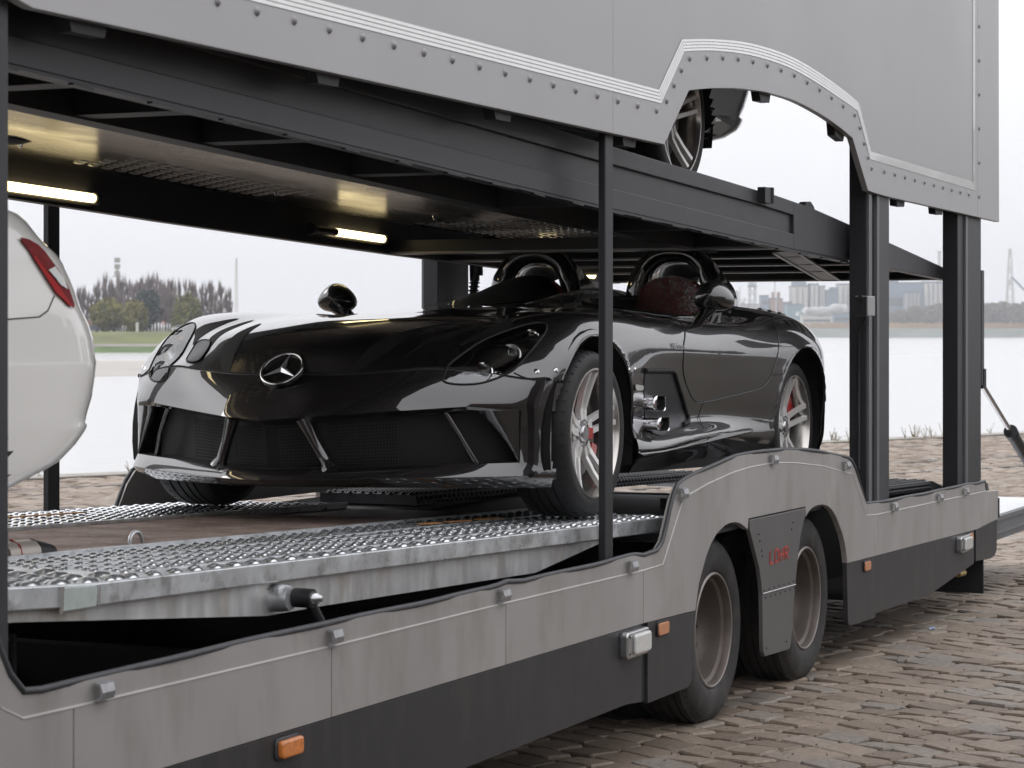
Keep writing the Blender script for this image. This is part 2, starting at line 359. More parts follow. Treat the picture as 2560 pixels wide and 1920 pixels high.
# clips that hold the curtain seal
clip = None
for k, (x, z) in enumerate([(-4.745, 0.785), (-3.565, 0.779), (-2.38, 0.777), (-1.19, 0.766), (-0.625, 1.006), (0.555, 1.083), (1.72, 0.997), (2.625, 0.735), (3.606, 0.722), (4.24, 0.716)]):
    if clip is None:
        b = MB(); w = 0.020
        P = [(0, -0.012, 0.020), (0, -0.030, 0.016), (0, -0.036, -0.004), (0, -0.032, -0.022), (0, -0.014, -0.026), (0, -0.012, -0.020), (0, -0.027, -0.016), (0, -0.030, -0.003), (0, -0.026, 0.010), (0, -0.012, 0.013)]
        b.extrude([(p[0]-w*1.4, p[1], p[2]) for p in P], (w*2.8, 0, 0))
        me = b.mesh('seal_clip', CLIP); clip = bpy.data.objects.new('seal_clip', me); link(clip); clip.parent = TR; o = clip
    else: o = inst(clip, TR, (0, 0, 0))
    o.location = (x, YP+0.010-1.16, z)
# side marker lamps
def rounded_rect(x0, z0, x1, z1, r_, n=4):
    P = []
    for cx_, cz_, a0 in ((x1-r_, z0+r_, -90), (x1-r_, z1-r_, 0), (x0+r_, z1-r_, 90), (x0+r_, z0+r_, 180)): P += arc(cx_, cz_, r_, a0, a0+90, n)
    return P
def marker(x0, z0, x1, z1, mat, amber=False):
    h = part('side_marker', MB().prism(rounded_rect(x0-0.006, z0-0.006, x1+0.006, z1+0.006, 0.016), YP-0.004, YP+0.004), INK if not amber else RUBBER, TR, bevel=0.003)
    part('lens', MB().prism(rounded_rect(x0, z0, x1, z1, 0.012), YP-(0.022 if amber else 0.010), YP-0.003), mat, h, bevel=0.006)
marker(-3.885, 0.476, -3.764, 0.526, AMBER, True)
marker(-0.900, 0.467, -0.785, 0.515, FADED)
marker(2.066, 0.447, 2.172, 0.493, FADED)
marker(4.322, 0.415, 4.435, 0.461, FADED)
def sidelamp(x0, z0, x1, z1):
    h = part('side_lamp', MB().prism(rounded_rect(x0, z0, x1, z1, 0.018), YP-0.030, YP+0.005), DULLCH, TR, bevel=0.006)
    part('lens', MB().prism(rounded_rect(x0+0.055, z0+0.012, x1-0.010, z1-0.012, 0.014), YP-0.044, YP-0.028), LENSW, h, bevel=0.010)
    b = MB()
    for z in (z0+0.018, z1-0.018): b.dome((x0+0.022, YP-0.030, z), 0.006, 0.006, 0.004, 8, Vector((1,0,0)), Vector((0,0,-1)), Vector((0,-1,0)))
    part('screw', b, INK, h)
sidelamp(-1.292, 0.425, -1.060, 0.525); sidelamp(4.045, 0.370, 4.290, 0.466)

# ---------------------------------------------------------------- trailer wheels
def truck_wheel(x, y0=0.0, far=False):
    s_ = -1 if far else 1
    def pr(P): return [(r_, o*s_) for r_, o in P]
    tp = [(0.236, 0.030), (0.243, 0.016), (0.262, 0.004), (0.300, 0.000), (0.335, 0.002), (0.362, 0.012), (0.380, 0.026), (0.390, 0.042)]
    for gy in (0.075, 0.115, 0.155, 0.195):
        tp += [(0.395, gy-0.030), (0.395, gy-0.006), (0.383, gy-0.004), (0.383, gy+0.004), (0.395, gy+0.006)]
    tp += [(0.390, 0.225), (0.375, 0.245), (0.300, 0.262), (0.236, 0.245)]
    t = part('tyre', MB().lathe(pr(tp), (x, y0, 0.385), 'y', 64), TYRE, TR, autos=35)
    part('tyre', MB().lathe(pr([(r_, o+0.285) for r_, o in tp]), (x, y0, 0.385), 'y', 48), TYRE, TR, autos=35)
    rp = [(0.2435, 0.018), (0.239, 0.010), (0.232, 0.010), (0.228, 0.020), (0.226, 0.040), (0.212, 0.050), (0.208, 0.075), (0.206, 0.10), (0.200, 0.125), (0.188, 0.150), (0.176, 0.168), (0.150, 0.180), (0.125, 0.190), (0.105, 0.180), (0.100, 0.150), (0.085, 0.140), (0.0, 0.140)]
    r_ = part('rim', MB().lathe(pr(rp), (x, y0, 0.385), 'y', 64), RIM, TR, autos=40)
    part('rim_lip', MB().lathe(pr([(0.2445, 0.014), (0.2400, 0.007), (0.2335, 0.008), (0.2315, 0.014)]), (x, y0, 0.385), 'y', 64), M('worn_rim_edge', (0.26, 0.23, 0.22), 0.4, 0.6), r_)
    b = MB()
    for k in range(10):
        a = 2*math.pi*k/10; b.lathe([(0.0, 0.125*s_), (0.012, 0.125*s_), (0.014, 0.150*s_), (0.014, 0.18*s_)], (x+0.165*math.cos(a)*0.86, y0, 0.385+0.165*math.sin(a)*0.86), 'y', 6, False)
    part('wheel_nut', b, RIM, r_)
    # sidewall block marks near the shoulder
    b = MB()
    for k in range(72):
        a = 2*math.pi*k/72; c_, s2 = math.cos(a), math.sin(a)
        p = Vector((x+0.372*c_, y0+0.020*s_, 0.385+0.372*s2)); q = Vector((x+0.386*c_, y0+0.037*s_, 0.385+0.386*s2)); b.bar(p, q, 0.006, 0.004, (-s2, 0, c_))
    tag(part('shoulder_sipe', b, INK, t), kind='stuff')
for x in (0.0, 1.336): truck_wheel(x); truck_wheel(x, 2.43, True)
# wheel housings and chassis (dark)
b = MB().box((-0.62, 0.62, 0.35), (2.05, 1.70, 0.80))
b.box((-8, 0.52, 0.30), (-0.62, 0.545, 0.62)).box((-8, 1.78, 0.30), (-0.62, 1.81, 0.62))
b.box((-8, -0.035, 0.262), (-1.1, 2.465, 0.285)).box((2.05, -0.035, 0.30), (5.0, 2.465, 0.33))
b.box((1.95, 0.30, 0.25), (5.0, 0.33, 0.72)).box((-0.60, -0.035, 0.80), (2.05, 0.62, 0.815)).box((-0.60, 1.70, 0.80), (2.05, 2.465, 0.815))
b.box((-8, 2.44, 0.30), (-1.1, 2.462, 0.70)).box((-1.12, -0.035, 0.28), (-1.09, 2.465, 0.70)).box((4.98, 0.0, 0.34), (5.05, 2.43, 0.60))
for x in (-6.6, -5.3, -4.1, -2.9, -1.7): b.box((x, 0.545, 0.30), (x+0.09, 1.78, 0.60))
part('chassis', b, BLACK, TR)
b = MB()
for x, z in ((-4.83, 0.72), (-4.58, 0.78)): b.tube([(x, 0.30, 0.285), (x, 0.30, z+0.10)], 0.009, 6)
b.tube([(-4.7, 0.5, 0.6), (-4.3, 0.48, 0.68), (-3.9, 0.45, 0.60), (-3.5, 0.42, 0.62)], 0.012, 6)
b.tube([(-3.92, 0.25, 0.30), (-3.92, 0.25, 0.72)], 0.02, 8).tube([(-3.86, 0.25, 0.45), (-3.86, 0.25, 0.74)], 0.010, 6)
b.box((-4.2, 0.3, 0.285), (-4.05, 0.42, 0.40))
part('hydraulic_pipework', b, DULLCH if False else STEEL, TR)
mf = part('mud_flap', MB().box((4.82, -0.050, 0.06), (4.835, 0.42, 0.34)), BLACK, TR, bevel=0.006)
part('mud_flap', MB().box((4.82, 1.9, 0.06), (4.835, 2.45, 0.34)), BLACK, TR)
b = MB(); b.tube([(4.45, 0.02, 0.21), (4.60, 0.02, 0.205)], 0.020, 8); part('drain_valve', b, M('brass', (0.55, 0.40, 0.14), 0.35, 0.8), TR)

# ---------------------------------------------------------------- posts
def post(poly, z0, z1, mat, name='post'):
    return part(name, MB().extrude([(x, y, z0) for x, y in poly], (0, 0, z1-z0)), mat, TR, bevel=0.004)
for yo in (0, 1):
    f = (lambda y: y) if not yo else (lambda y: 2.43-y)
    P = post([(x, f(y)) for x, y in ((-1.349, -0.032), (-1.268, -0.032), (-1.268, -0.004), (-1.349, -0.004))], 0.70, 2.46, STEEL)
    zb0 = 0.60
    # channel post beside the rear axle
    p1 = post([(x, f(y)) for x, y in ((2.240, -0.035), (2.640, -0.035), (2.640, 0.055), (2.240, 0.055))], 0.60, 2.95, STEEL)
    b = MB().box((2.245, min(f(-0.047), f(-0.035)), 0.6), (2.300, max(f(-0.047), f(-0.035)), 2.9))
    b.box((2.385, min(f(-0.052), f(-0.035)), 0.6), (2.425, max(f(-0.052), f(-0.035)), 2.9)); part('guide_rail', b, M('worn_rail', (0.16, 0.16, 0.17), 0.4, 0.4), p1)
    b = MB().box((2.445, min(f(-0.046), f(-0.035)), 0.6), (2.640, max(f(-0.046), f(-0.035)), 2.9)); part('cover_strip', b, BEAMM, p1)
    p2 = post([(x, f(y)) for x, y in ((4.220, -0.035), (4.823, -0.035), (4.823, 0.055), (4.220, 0.055))], 0.60, 2.9, STEEL)
    b = MB().box((4.375, min(f(-0.047), f(-0.035)), 0.6), (4.425, max(f(-0.047), f(-0.035)), 2.9)); part('guide_rail', b, MATS['worn_rail'], p2)
    b = MB().box((4.86, min(f(-0.03), f(0.01)), 1.32), (4.93, max(f(-0.03), f(0.01)), 2.02)).box((4.835, min(f(-0.02), f(0.0)), 1.36), (4.86, max(f(-0.02), f(0.0)), 2.04)); part('strut_bracket', b, STEEL, p2)
post([(-5.25, -0.032), (-5.061, -0.032), (-5.061, 0.05), (-5.25, 0.05)], 0.70, 2.60, BEAMM)
post([(-5.25, 2.38), (-5.061, 2.38), (-5.061, 2.46), (-5.25, 2.46)], 0.70, 2.60, BEAMM)
# control box with its cable on the rear post
b = MB().box((2.02, -0.105, 1.725), (2.150, -0.036, 1.825)); cb = part('control_box', b, M('pale_box', (0.36, 0.36, 0.36), 0.45, 0.3), TR, bevel=0.004)
b = MB()
for z in (1.743, 1.768, 1.793, 1.812): part('knob', MB().lathe([(0, 0), (0.016, 0), (0.016, 0.02), (0, 0.02)], (1.998, -0.07, z), 'x', 10, False), INK, cb)
b.box((2.005, -0.10, 1.728), (2.02, -0.04, 1.822)); part('knob_plate', b, INK, cb)
b = MB(); b.tube([(2.13, -0.060, 1.725), (2.14, -0.050, 1.69), (2.225, 0.0, 1.65), (2.225, 0.0, 1.3), (2.227, 0.0, 0.95)], 0.006, 6); part('cable', b, RUBBER, cb)
# tail strut
b = MB(); b.tube([(4.95, 0.0, 1.345), (5.9, 0.0, 0.975)], 0.017, 10); st = part('gas_strut', b, CHROME, TR)
b = MB(); b.tube([(5.86, 0.0, 0.99), (7.0, 0.0, 0.545)], 0.040, 12).tube([(5.82, 0.0, 1.006), (5.88, 0.0, 0.982)], 0.046, 12); part('cylinder', b, STEEL, st)
b = MB().box((4.90, -0.03, 1.30), (4.99, 0.03, 1.42)).box((4.96, -0.02, 1.33), (5.02, 0.02, 1.37)); part('strut_mount', b, INK, st)
# tail end: hook plate, rubber buffer and two spikes
b = MB().box((5.142, -0.075, 0.50), (5.157, 0.10, 0.62)); part('end_plate', b, INK, TR)
b = MB().lathe([(0, 0), (0.028, 0), (0.030, 0.035), (0.026, 0.06), (0, 0.062)], (5.157, -0.03, 0.565), 'x', 12); part('buffer', b, M('dirty_rubber', (0.10, 0.09, 0.085), 0.6), TR, autos=40)
b = MB().extrude([(4.93, -0.02, 0.66), (5.02, -0.02, 0.66), (5.02, -0.02, 0.735), (4.985, -0.02, 0.735)], (0, 0.02, 0)).extrude([(5.05, -0.02, 0.66), (5.12, -0.02, 0.66), (5.09, -0.02, 0.70), (5.07, -0.02, 0.715)], (0, 0.02, 0)); part('lock_tab', b, GREYPL, TR)
# tail ramp
b = MB().box((5.20, 0.02, 0.475), (7.15, 1.02, 0.49)).box((5.20, 1.45, 0.475), (7.15, 2.3, 0.49)); rp = part('tail_ramp', b, ALU, TR, bevel=0.004)
b = MB().box((5.17, 0.0, 0.335), (7.15, 0.018, 0.47)).box((5.17, -0.012, 0.372), (7.15, 0.0, 0.385)).box((5.17, -0.012, 0.455), (7.15, 0.0, 0.485)); part('ramp_side', b, RAMPD, rp); b = MB().box((5.17, 1.02, 0.335), (7.15, 1.04, 0.47)).box((5.17, 1.43, 0.335), (7.15, 1.45, 0.47)).box((5.17, 2.3, 0.335), (7.15, 2.43, 0.47)); part('ramp_side', b, RAMPD, rp)

# ---------------------------------------------------------------- upper box body
def arch_smooth(P, n=8):
    out = []
    for i in range(len(P)-1):
        p0 = P[max(i-1, 0)]; p1 = P[i]; p2 = P[i+1]; p3 = P[min(i+2, len(P)-1)]
        for k in range(n):
            t = k/n
            out.append(tuple(0.5*((2*p1[c])+(-p0[c]+p2[c])*t+(2*p0[c]-5*p1[c]+4*p2[c]-p3[c])*t*t+(-p0[c]+3*p1[c]-3*p2[c]+p3[c])*t**3) for c in range(len(p1))))
    out.append(P[-1]); return out
UARCH = arch_smooth([(-0.532, 2.614), (-0.267, 2.647), (0.06, 2.677), (0.30, 2.691), (0.51, 2.699), (0.915, 2.698), (1.348, 2.668), (1.655, 2.632), (1.863, 2.599)], 4)
UPB = [(-5.13, 2.475), (-5.115, 2.425), (-5.078, 2.402), (-5.02, 2.390), (-1.368, 2.378)]
up1 = UPB+[(-1.368, 4.0), (-5.13, 4.0)]
up2 = [(-1.366, 2.378), (-0.818, 2.377)]+UARCH+[(2.145, 2.357), (2.30, 2.350), (2.493, 2.346), (4.574, 2.330), (4.574, 4.0), (-1.366, 4.0)]
up3 = [(4.577, 2.330), (5.168, 2.325), (5.160, 2.9), (5.155, 4.0), (4.577, 4.0)]
for P in (up1, up2, up3):
    part('box_panel', MB().prism(P, YP, YP+0.03), PANEL_UP, TR, bevel=0.002)
    part('box_panel', MB().prism(P, 2.47, 2.50), PANEL_UP, TR)
part('roof', MB().box((-6.5, YP, 4.0), (5.155, 2.50, 4.04)).box((-6.5, YP, 2.4), (-6.46, 2.50, 4.0)).box((-6.5, YP, 2.42), (-5.14, YP+0.03, 4.0)).box((-6.5, 2.47, 2.42), (-5.14, 2.50, 4.0)), PANEL_UP, TR)
b = MB()
for x0, x1, z in ((-4.84, -4.66, 2.393), (-3.61, -3.45, 2.387), (-2.375, -2.217, 2.384), (-1.20, -1.04, 2.38), (2.81, 2.995, 2.347), (3.65, 3.845, 2.342)): part('rubber_stop', MB().prism([(x0+0.02, z-0.032), (x1-0.02, z-0.032), (x1, z+0.02), (x0, z+0.02)], YP+0.030, YP+0.07), INK, TR)
part('rubber_stop', MB().prism([(0.49, 2.664), (0.615, 2.666), (0.64, 2.72), (0.461, 2.72)], YP+0.030, YP+0.07), INK, TR); b = MB().prism([(1.66, 2.600), (1.80, 2.580), (1.835, 2.64), (1.64, 2.665)], YP+0.030, YP+0.07)
part('rubber_stop', b, INK, TR)
# reflective tape: four white bands between the two outlines
TLO = [(-5.10, 2.532), (-0.859, 2.533), (-0.593, 2.764)]+arch_smooth([(-0.593, 2.764), (-0.222, 2.806), (0.256, 2.837), (0.777, 2.841), (1.2, 2.816), (1.655, 2.772), (1.945, 2.742)], 4)[1:]+[(2.179, 2.517), (4.50, 2.484)]
TUP = [(-5.10, 2.586), (-0.885, 2.586), (-0.620, 2.811)]+arch_smooth([(-0.620, 2.811), (-0.222, 2.856), (0.256, 2.892), (0.777, 2.898), (1.2, 2.874), (1.655, 2.827), (1.965, 2.785)], 4)[1:]+[(2.196, 2.556), (4.45, 2.533)]
TLO.append((4.50, 4.0)); TUP.append((4.45, 4.0))
def band(f0, f1, y):
    b = MB(); A = [tuple(l+(u-l)*f0 for l, u in zip(p, q)) for p, q in zip(TLO, TUP)]; B = [tuple(l+(u-l)*f1 for l, u in zip(p, q)) for p, q in zip(TLO, TUP)]
    for i in range(len(A)-1):
        b.add([(A[i][0], y, A[i][1]), (A[i+1][0], y, A[i+1][1]), (B[i+1][0], y, B[i+1][1]), (B[i][0], y, B[i][1])], [(0, 1, 2, 3)])
    return b
tp = part('reflective_tape', band(0, 1, YP-0.0012), TAPE_EDGE, TR)
for k in range(4): part('white_band', band(k*0.25+0.03, k*0.25+0.205, YP-0.0020), WHITE_TAPE, tp)
# rivets
RV = [(-5.02+0.2055*k, 2.511-0.0004*k) for k in range(21)]+[(-0.797, 2.55), (-0.712, 2.62), (-0.627, 2.688), (-0.528, 2.744), (-0.319, 2.769), (-0.118, 2.79), (0.084, 2.806), (0.286, 2.816), (0.489, 2.820), (0.69, 2.820), (0.89, 2.816), (1.09, 2.803), (1.29, 2.787), (1.49, 2.767), (1.69, 2.745), (1.895, 2.718), (1.988, 2.662), (2.065, 2.59), (2.138, 2.524), (2.206, 2.473)]
RV += [(2.451+0.21*k, 2.472-0.0021*k) for k in range(10)]+[(4.612, 2.454+0.2035*k) for k in range(7)]
rv = None
for x, z in RV:
    if rv is None:
        b = MB().dome((0, 0, 0), 0.0125, 0.0145, 0.010, 10, Vector((1,0,0)), Vector((0,0,-1)), Vector((0,-1,0))); me = b.mesh('rivet', RIVET)
        rv = bpy.data.objects.new('rivet', me); link(rv); rv.parent = TR; o = rv
    else: o = inst(rv, TR, (0, 0, 0))
    o.location = (x, YP-1.16, z)

# ---------------------------------------------------------------- upper deck
ZB = [(-7, 2.368), (-0.868, 2.116), (1.55, 2.032), (2.344, 2.012), (4.52, 1.950)]
ZT = [(-7, 2.60), (-1.939, 2.405), (-0.868, 2.357), (0.818, 2.290), (1.062, 2.283), (1.671, 2.250), (2.344, 2.196), (4.52, 2.012)]
S1 = [(-7, 2.436), (-4.906, 2.351), (-2.828, 2.269), (-0.868, 2.194), (1.373, 2.112)]
S2 = [(-7, 2.52), (-3.358, 2.384), (-1.118, 2.297), (0.818, 2.228), (1.373, 2.201)]
zb = lambda x: lerp_path(ZB, x); zt = lambda x: lerp_path(ZT, x)
def beam_poly(A, B): return A+B[::-1]
for y0, sg in ((0.08, 1), (2.24, -1)):
    Y_ = lambda d: y0+sg*d
    b = MB().prism(beam_poly(ZB, ZT), Y_(0.016), Y_(0.05))
    b.prism(beam_poly(ZB[:2]+[(1.373, zb(1.373))], S1), Y_(0), Y_(0.0165)).prism(beam_poly(S2, [p for p in ZT if p[0] < 1.3]+[(1.373, zt(1.373))]), Y_(0), Y_(0.0165))
    b.prism([(1.373, zb(1.373)), (2.344, zb(2.344)), (4.52, zb(4.52)), (4.52, zt(4.52)), (2.344, zt(2.344)), (1.671, zt(1.671)), (1.373, zt(1.373))], Y_(0), Y_(0.0165))
    bm_ = part('deck_side_beam', b, BEAMM, TR, bevel=0.003)
    xf = np.linspace(-7, 2.3, 30)
    b = MB().prism([(x, zb(x)-0.010) for x in xf]+[(x, zb(x)-0.001) for x in xf[::-1]], 0.078, 0.128)
    for x in np.linspace(-6.8, 2.2, 26): b.bar((x, 0.085, zb(x)-0.012), (x+random.uniform(.08, .22), 0.085, zb(x+.15)-0.012), 0.016, 0.006)
    if sg > 0: part('bottom_flange', b, STEEL, bm_)
xs_ = np.linspace(-7, 4.52, 40)
# underside: sheets, longitudinal beam, cross members
b = MB()
for x0, x1 in zip(list(xs_[:-1]), list(xs_[1:])):
    b.add([(x0, 0.1, zb(x0)+0.165), (x1, 0.1, zb(x1)+0.165-0.10*max(0, (x1-2.3)/2.2)), (x1, 2.2, zb(x1)+0.165-0.10*max(0, (x1-2.3)/2.2)), (x0, 2.2, zb(x0)+0.165-0.10*max(0, (x0-2.3)/2.2))][:0] or
          [(x0, 0.1, zb(x0)+0.165-0.10*max(0, (x0-2.3)/2.2)), (x0, 2.2, zb(x0)+0.165-0.10*max(0, (x0-2.3)/2.2)), (x1, 2.2, zb(x1)+0.165-0.10*max(0, (x1-2.3)/2.2)), (x1, 0.1, zb(x1)+0.165-0.10*max(0, (x1-2.3)/2.2))], [(0, 1, 2, 3)], True)
part('deck_sheet', b, UNDER, TR)
def sloped_bar(x0, x1, y0, y1, lo, hi):
    xs = np.linspace(x0, x1, 12); return MB().prism([(x, zb(x)+lo) for x in xs]+[(x, zb(x)+hi) for x in xs[::-1]], y0, y1)
BEAMBLK = M('black_beam', (0.014, 0.0135, 0.014), 0.5, 0.1, var=.2, vscale=5)  # near-black beam colour, darker than the charcoal steel
part('long_beam', sloped_bar(-7, 1.6, 0.54, 0.62, 0.005, 0.16), BEAMBLK, TR)
for x in (-6.4, -5.75, -5.12, -4.51, -3.95, -3.27, -2.29, -1.05, 0.2, 1.24):
    m = MB().prism([(x, zb(x)+0.012), (x+0.085, zb(x+0.085)+0.012), (x+0.085, zb(x)+0.15), (x, zb(x)+0.15)], 0.11, 0.54)
    part('cross_member', m, BEAMBLK, TR)
for x in (1.30, 2.02, 2.72, 3.42, 4.40):
    m = MB().prism([(x, zb(x)+0.004), (x+0.13, zb(x+0.13)+0.004), (x+0.13, zb(x)+0.07), (x, zb(x)+0.07)], 0.12, 2.20)
    c_ = part('cross_member', m, STEEL, TR)
    part('edge_strip', MB().box((x-0.012, 0.13, zb(x)+0.001), (x-0.001, 2.19, zb(x)+0.011)), M('worn_edge', (0.22, 0.215, 0.21), 0.4, 0.5), c_)
b = MB().bar((1.62, 0.20, zb(1.62)+0.03), (4.38, 0.78, zb(4.38)+0.03), 0.10, 0.05)
dg = part('diagonal_brace', b, STEEL, TR)
b = MB().bar((1.62, 0.14, zb(1.62)+0.002), (4.38, 0.72, zb(4.38)+0.002), 0.016, 0.008).bar((1.62, 0.26, zb(1.62)+0.002), (4.38, 0.84, zb(4.38)+0.002), 0.016, 0.008); part('brace_edge', b, MATS['worn_edge'], dg)
# tread plate stretches seen from below
b = MB()
def tread_under(x0, x1, y0, y1, dz):
    nx = int((x1-x0)/0.10); ny = int((y1-y0)/0.06)
    for i in range(nx):
        for j in range(ny):
            x = x0+0.10*(i+0.5*(j % 2)); y = y0+0.06*j
            z = zb(x)+0.165-0.10*max(0, (x-2.3)/2.2)-dz
            b.dome((x, y, z), 0.042, 0.020, -0.007, 6)
tread_under(-1.7, -0.2, 1.78, 2.15, 0); tread_under(1.4, 4.4, 1.0, 2.15, 0); tread_under(2.8, 4.4, 0.15, 1.0, 0)
tag(part('tread_bump', b, M('dark_tread_steel', (0.20, 0.205, 0.205), .3, .8), TR), kind='stuff')  # darker steel than the bumps on the lower deck
# stops on the beam
b = MB().box((0.82, 0.045, 2.235), (0.90, 0.082, 2.305)); b.tube([(0.93, 0.060, 2.235), (0.93, 0.060, 2.308)], 0.022, 10); part('beam_stop', b, STEEL, TR)
b = MB().prism([(1.56, 2.235), (1.76, 2.235), (1.745, 2.262), (1.69, 2.283), (1.62, 2.278)], 0.09, 0.13); part('wheel_stop', b, STEEL, TR, bevel=0.006)
# small bolts under the deck
b = MB()
for x, y in [(-4.2, 0.35), (-3.1, 0.33), (-1.7, 0.36), (0.6, 0.34), (-2.9, 0.9), (-1.2, 1.3), (0.4, 1.2), (-3.7, 1.6), (-2.3, 1.9), (-0.4, 1.9), (1.0, 1.8)]: part('bolt', MB().dome((x, y, zb(x)+0.163), 0.012, 0.012, -0.02, 6), CHROME, TR)

# fluorescent lamps on the far beam (lit)
def tube_lamp(x0, x1, z0, z1, lit_from):
    h = MB(); u = 0.0
    L_ = x1-x0; zz = lambda x: z0+(z1-z0)*(x-x0)/L_
    h.bar((x0-0.05, 2.185, zz(x0)-0.028), (x1+0.02, 2.185, zz(x1)-0.028), 0.03, 0.008).bar((x0, 2.198, zz(x0)), (x1, 2.198, zz(x1)), 0.004, 0.05)
    lp = part('tube_lamp', h, STEEL, TR)
    b = MB(); b.tube([(lit_from, 2.165, zz(lit_from)), (x1, 2.165, zz(x1))], 0.019, 12); part('lit_tube', b, TUBE, lp)
    if lit_from > x0: b = MB(); b.tube([(x0, 2.165, zz(x0)), (lit_from, 2.165, zz(lit_from))], 0.0185, 12); part('unlit_tube', b, M('dim_glass', (0.05, 0.045, 0.035), 0.15), lp)
    d = (zz(x1)-zz(x0))/L_
    for xx, o in ((x0, -0.035), (x1, 0.03)): part('end_cap', MB().tube([(xx, 2.165, zz(xx)), (xx+o, 2.165, zz(xx)+d*o)], 0.027, 12), INK, lp)
tube_lamp(-2.75, -1.43, 2.226, 2.186, -2.75)
tube_lamp(0.44, 1.16, 2.136, 2.113, 0.655)
tube_lamp(3.1, 4.0, 2.03, 1.99, 3.1)
# hydraulic ram and hose by the far post
b = MB(); b.tube([(2.55, 2.30, 2.12), (2.56, 2.30, 1.93)], 0.028, 10).tube([(2.56, 2.30, 1.93), (2.50, 2.30, 1.72)], 0.022, 8); ram = part('hydraulic_ram', b, STEEL, TR)
b = MB()
for k in range(9): b.lathe([(0.02, -0.006), (0.030, -0.004), (0.030, 0.004), (0.02, 0.006)], (2.557-0.006*k, 2.30, 1.92-0.022*k), 'z', 10)
b.tube([(2.545, 2.28, 2.03), (2.55, 2.28, 1.96)], 0.033, 10); part('ribbed_hose', b, DULLCH if False else INK, ram)

# ---------------------------------------------------------------- lower deck
def dz(x): return 0.905-0.0305*(x+0.815) if x > -4.57 else 1.0195+0.065*(-4.57-x)
YD0 = 0.05
DX1 = -0.30
xd = [x for x in np.linspace(-7.5, -4.57, 14)]+[x for x in np.linspace(-4.57, DX1, 30)][1:]
def deck_strip(y0, y1, off, th, mat, name, xs=xd):
    b = MB()
    b.prism([(x, dz(x)+off-th) for x in xs]+[(x, dz(x)+off) for x in xs[::-1]], y0, y1); return part(name, b, mat, TR)
rw1 = deck_strip(YD0+0.022, 0.74, -0.004, 0.02, GALV, 'wheel_track'); rw2 = deck_strip(1.60, 2.248, -0.004, 0.02, GALV, 'wheel_track')
b = MB().prism([(x, dz(x)-0.057) for x in xd]+[(x, dz(x)) for x in xd[::-1]], YD0, YD0+0.022)
b.prism([(x, dz(x)-0.057) for x in xd]+[(x, dz(x)) for x in xd[::-1]], 2.248, 2.27); part('deck_rim', b, GALV, TR, bevel=0.004)
WEB = [(-7.5, 1.10), (-4.89, 0.955), (-3.684, 0.840), (-3.34, 0.833), (-1.756, 0.785), (-0.98, 0.853)]
xw = [x for x in xd if x < -0.98]
b = MB().prism(WEB+[(x, dz(x)-0.052) for x in xw[::-1]], YD0+0.026, YD0+0.036); part('deck_web', b, GALVD, TR)
b = MB().prism(WEB+[(x, dz(x)-0.052) for x in xw[::-1]], 2.234, 2.244); part('deck_web', b, GALVD, TR)
# mesh between the tracks with its own real wires on the near part
deck_strip(0.74, 1.60, -0.030, 0.01, BLACK, 'mesh_backing')
b = MB(); xm = np.arange(-5.4, -1.2, 0.034)
for x in xm: b.bar((x, 0.745, dz(x)-0.012), (x, 1.595, dz(x)-0.012), 0.010, 0.006)
for y in np.arange(0.76, 1.6, 0.030):
    b.bar((-5.4, y, dz(-5.4)-0.007), (-4.57, y, dz(-4.57)-0.007), 0.009, 0.006); b.bar((-4.57, y, dz(-4.57)-0.007), (-1.2, y, dz(-1.2)-0.007), 0.009, 0.006)
tag(part('expanded_mesh', b, MESHM, TR), kind='stuff')
deck_strip(0.742, 1.598, -0.016, 0.006, MESHM, 'mesh_sheet', [x for x in xd if x > -1.25]+[])
# tread bumps: two rows of large open bumps at the rim, rows of small ones, a coarse patch at the front
b = MB(); sl = Matrix.Rotation(0, 3, 'Y')
def bumps(x0, x1, y0, y1, px, py, rx, ry, h):
    nx = int((x1-x0)/px); ny = max(1, int(round((y1-y0)/py))+1)
    for j in range(ny):
        for i in range(nx):
            x = x0+px*(i+0.5*(j % 2)); y = y0+py*j
            if x > DX1-0.03: continue
            b.dome((x+random.uniform(-.003, .003), y, dz(x)-0.004), rx, ry, h*random.uniform(.85, 1.1), 7)
bumps(-4.55, DX1, 0.100, 0.150, 0.105, 0.040, 0.033, 0.014, 0.010)
bumps(-4.20, -2.2, 0.215, 0.70, 0.072, 0.0485, 0.018, 0.011, 0.007); bumps(-2.2, DX1, 0.215, 0.70, 0.085, 0.055, 0.026, 0.014, 0.008)
bumps(-5.9, -4.22, 0.12, 0.70, 0.125, 0.085, 0.048, 0.028, 0.016)
bumps(-5.5, DX1, 1.64, 2.21, 0.085, 0.060, 0.030, 0.018, 0.011)
tag(part('tread_bump', b, GALVB, TR), kind='stuff')
# ribs pressed along the tracks
b = MB()
for y in (0.185, 0.335, 0.435, 0.535): b.bar((-4.15, y, dz(-4.15)-0.002), (DX1, y, dz(DX1)-0.002), 0.008, 0.006)
b.bar((-5.4, 0.742, dz(-5.4)+0.07*0), (-4.57, 0.742, dz(-4.57)+0.004), 0.012, 0.012).bar((-4.57, 0.742, dz(-4.57)+0.002), (DX1, 0.742, dz(DX1)+0.002), 0.012, 0.012).bar((-4.57, 1.602, dz(-4.57)+0.002), (DX1, 1.602, dz(DX1)+0.002), 0.012, 0.014)
part('track_rib', b, GALV, TR)
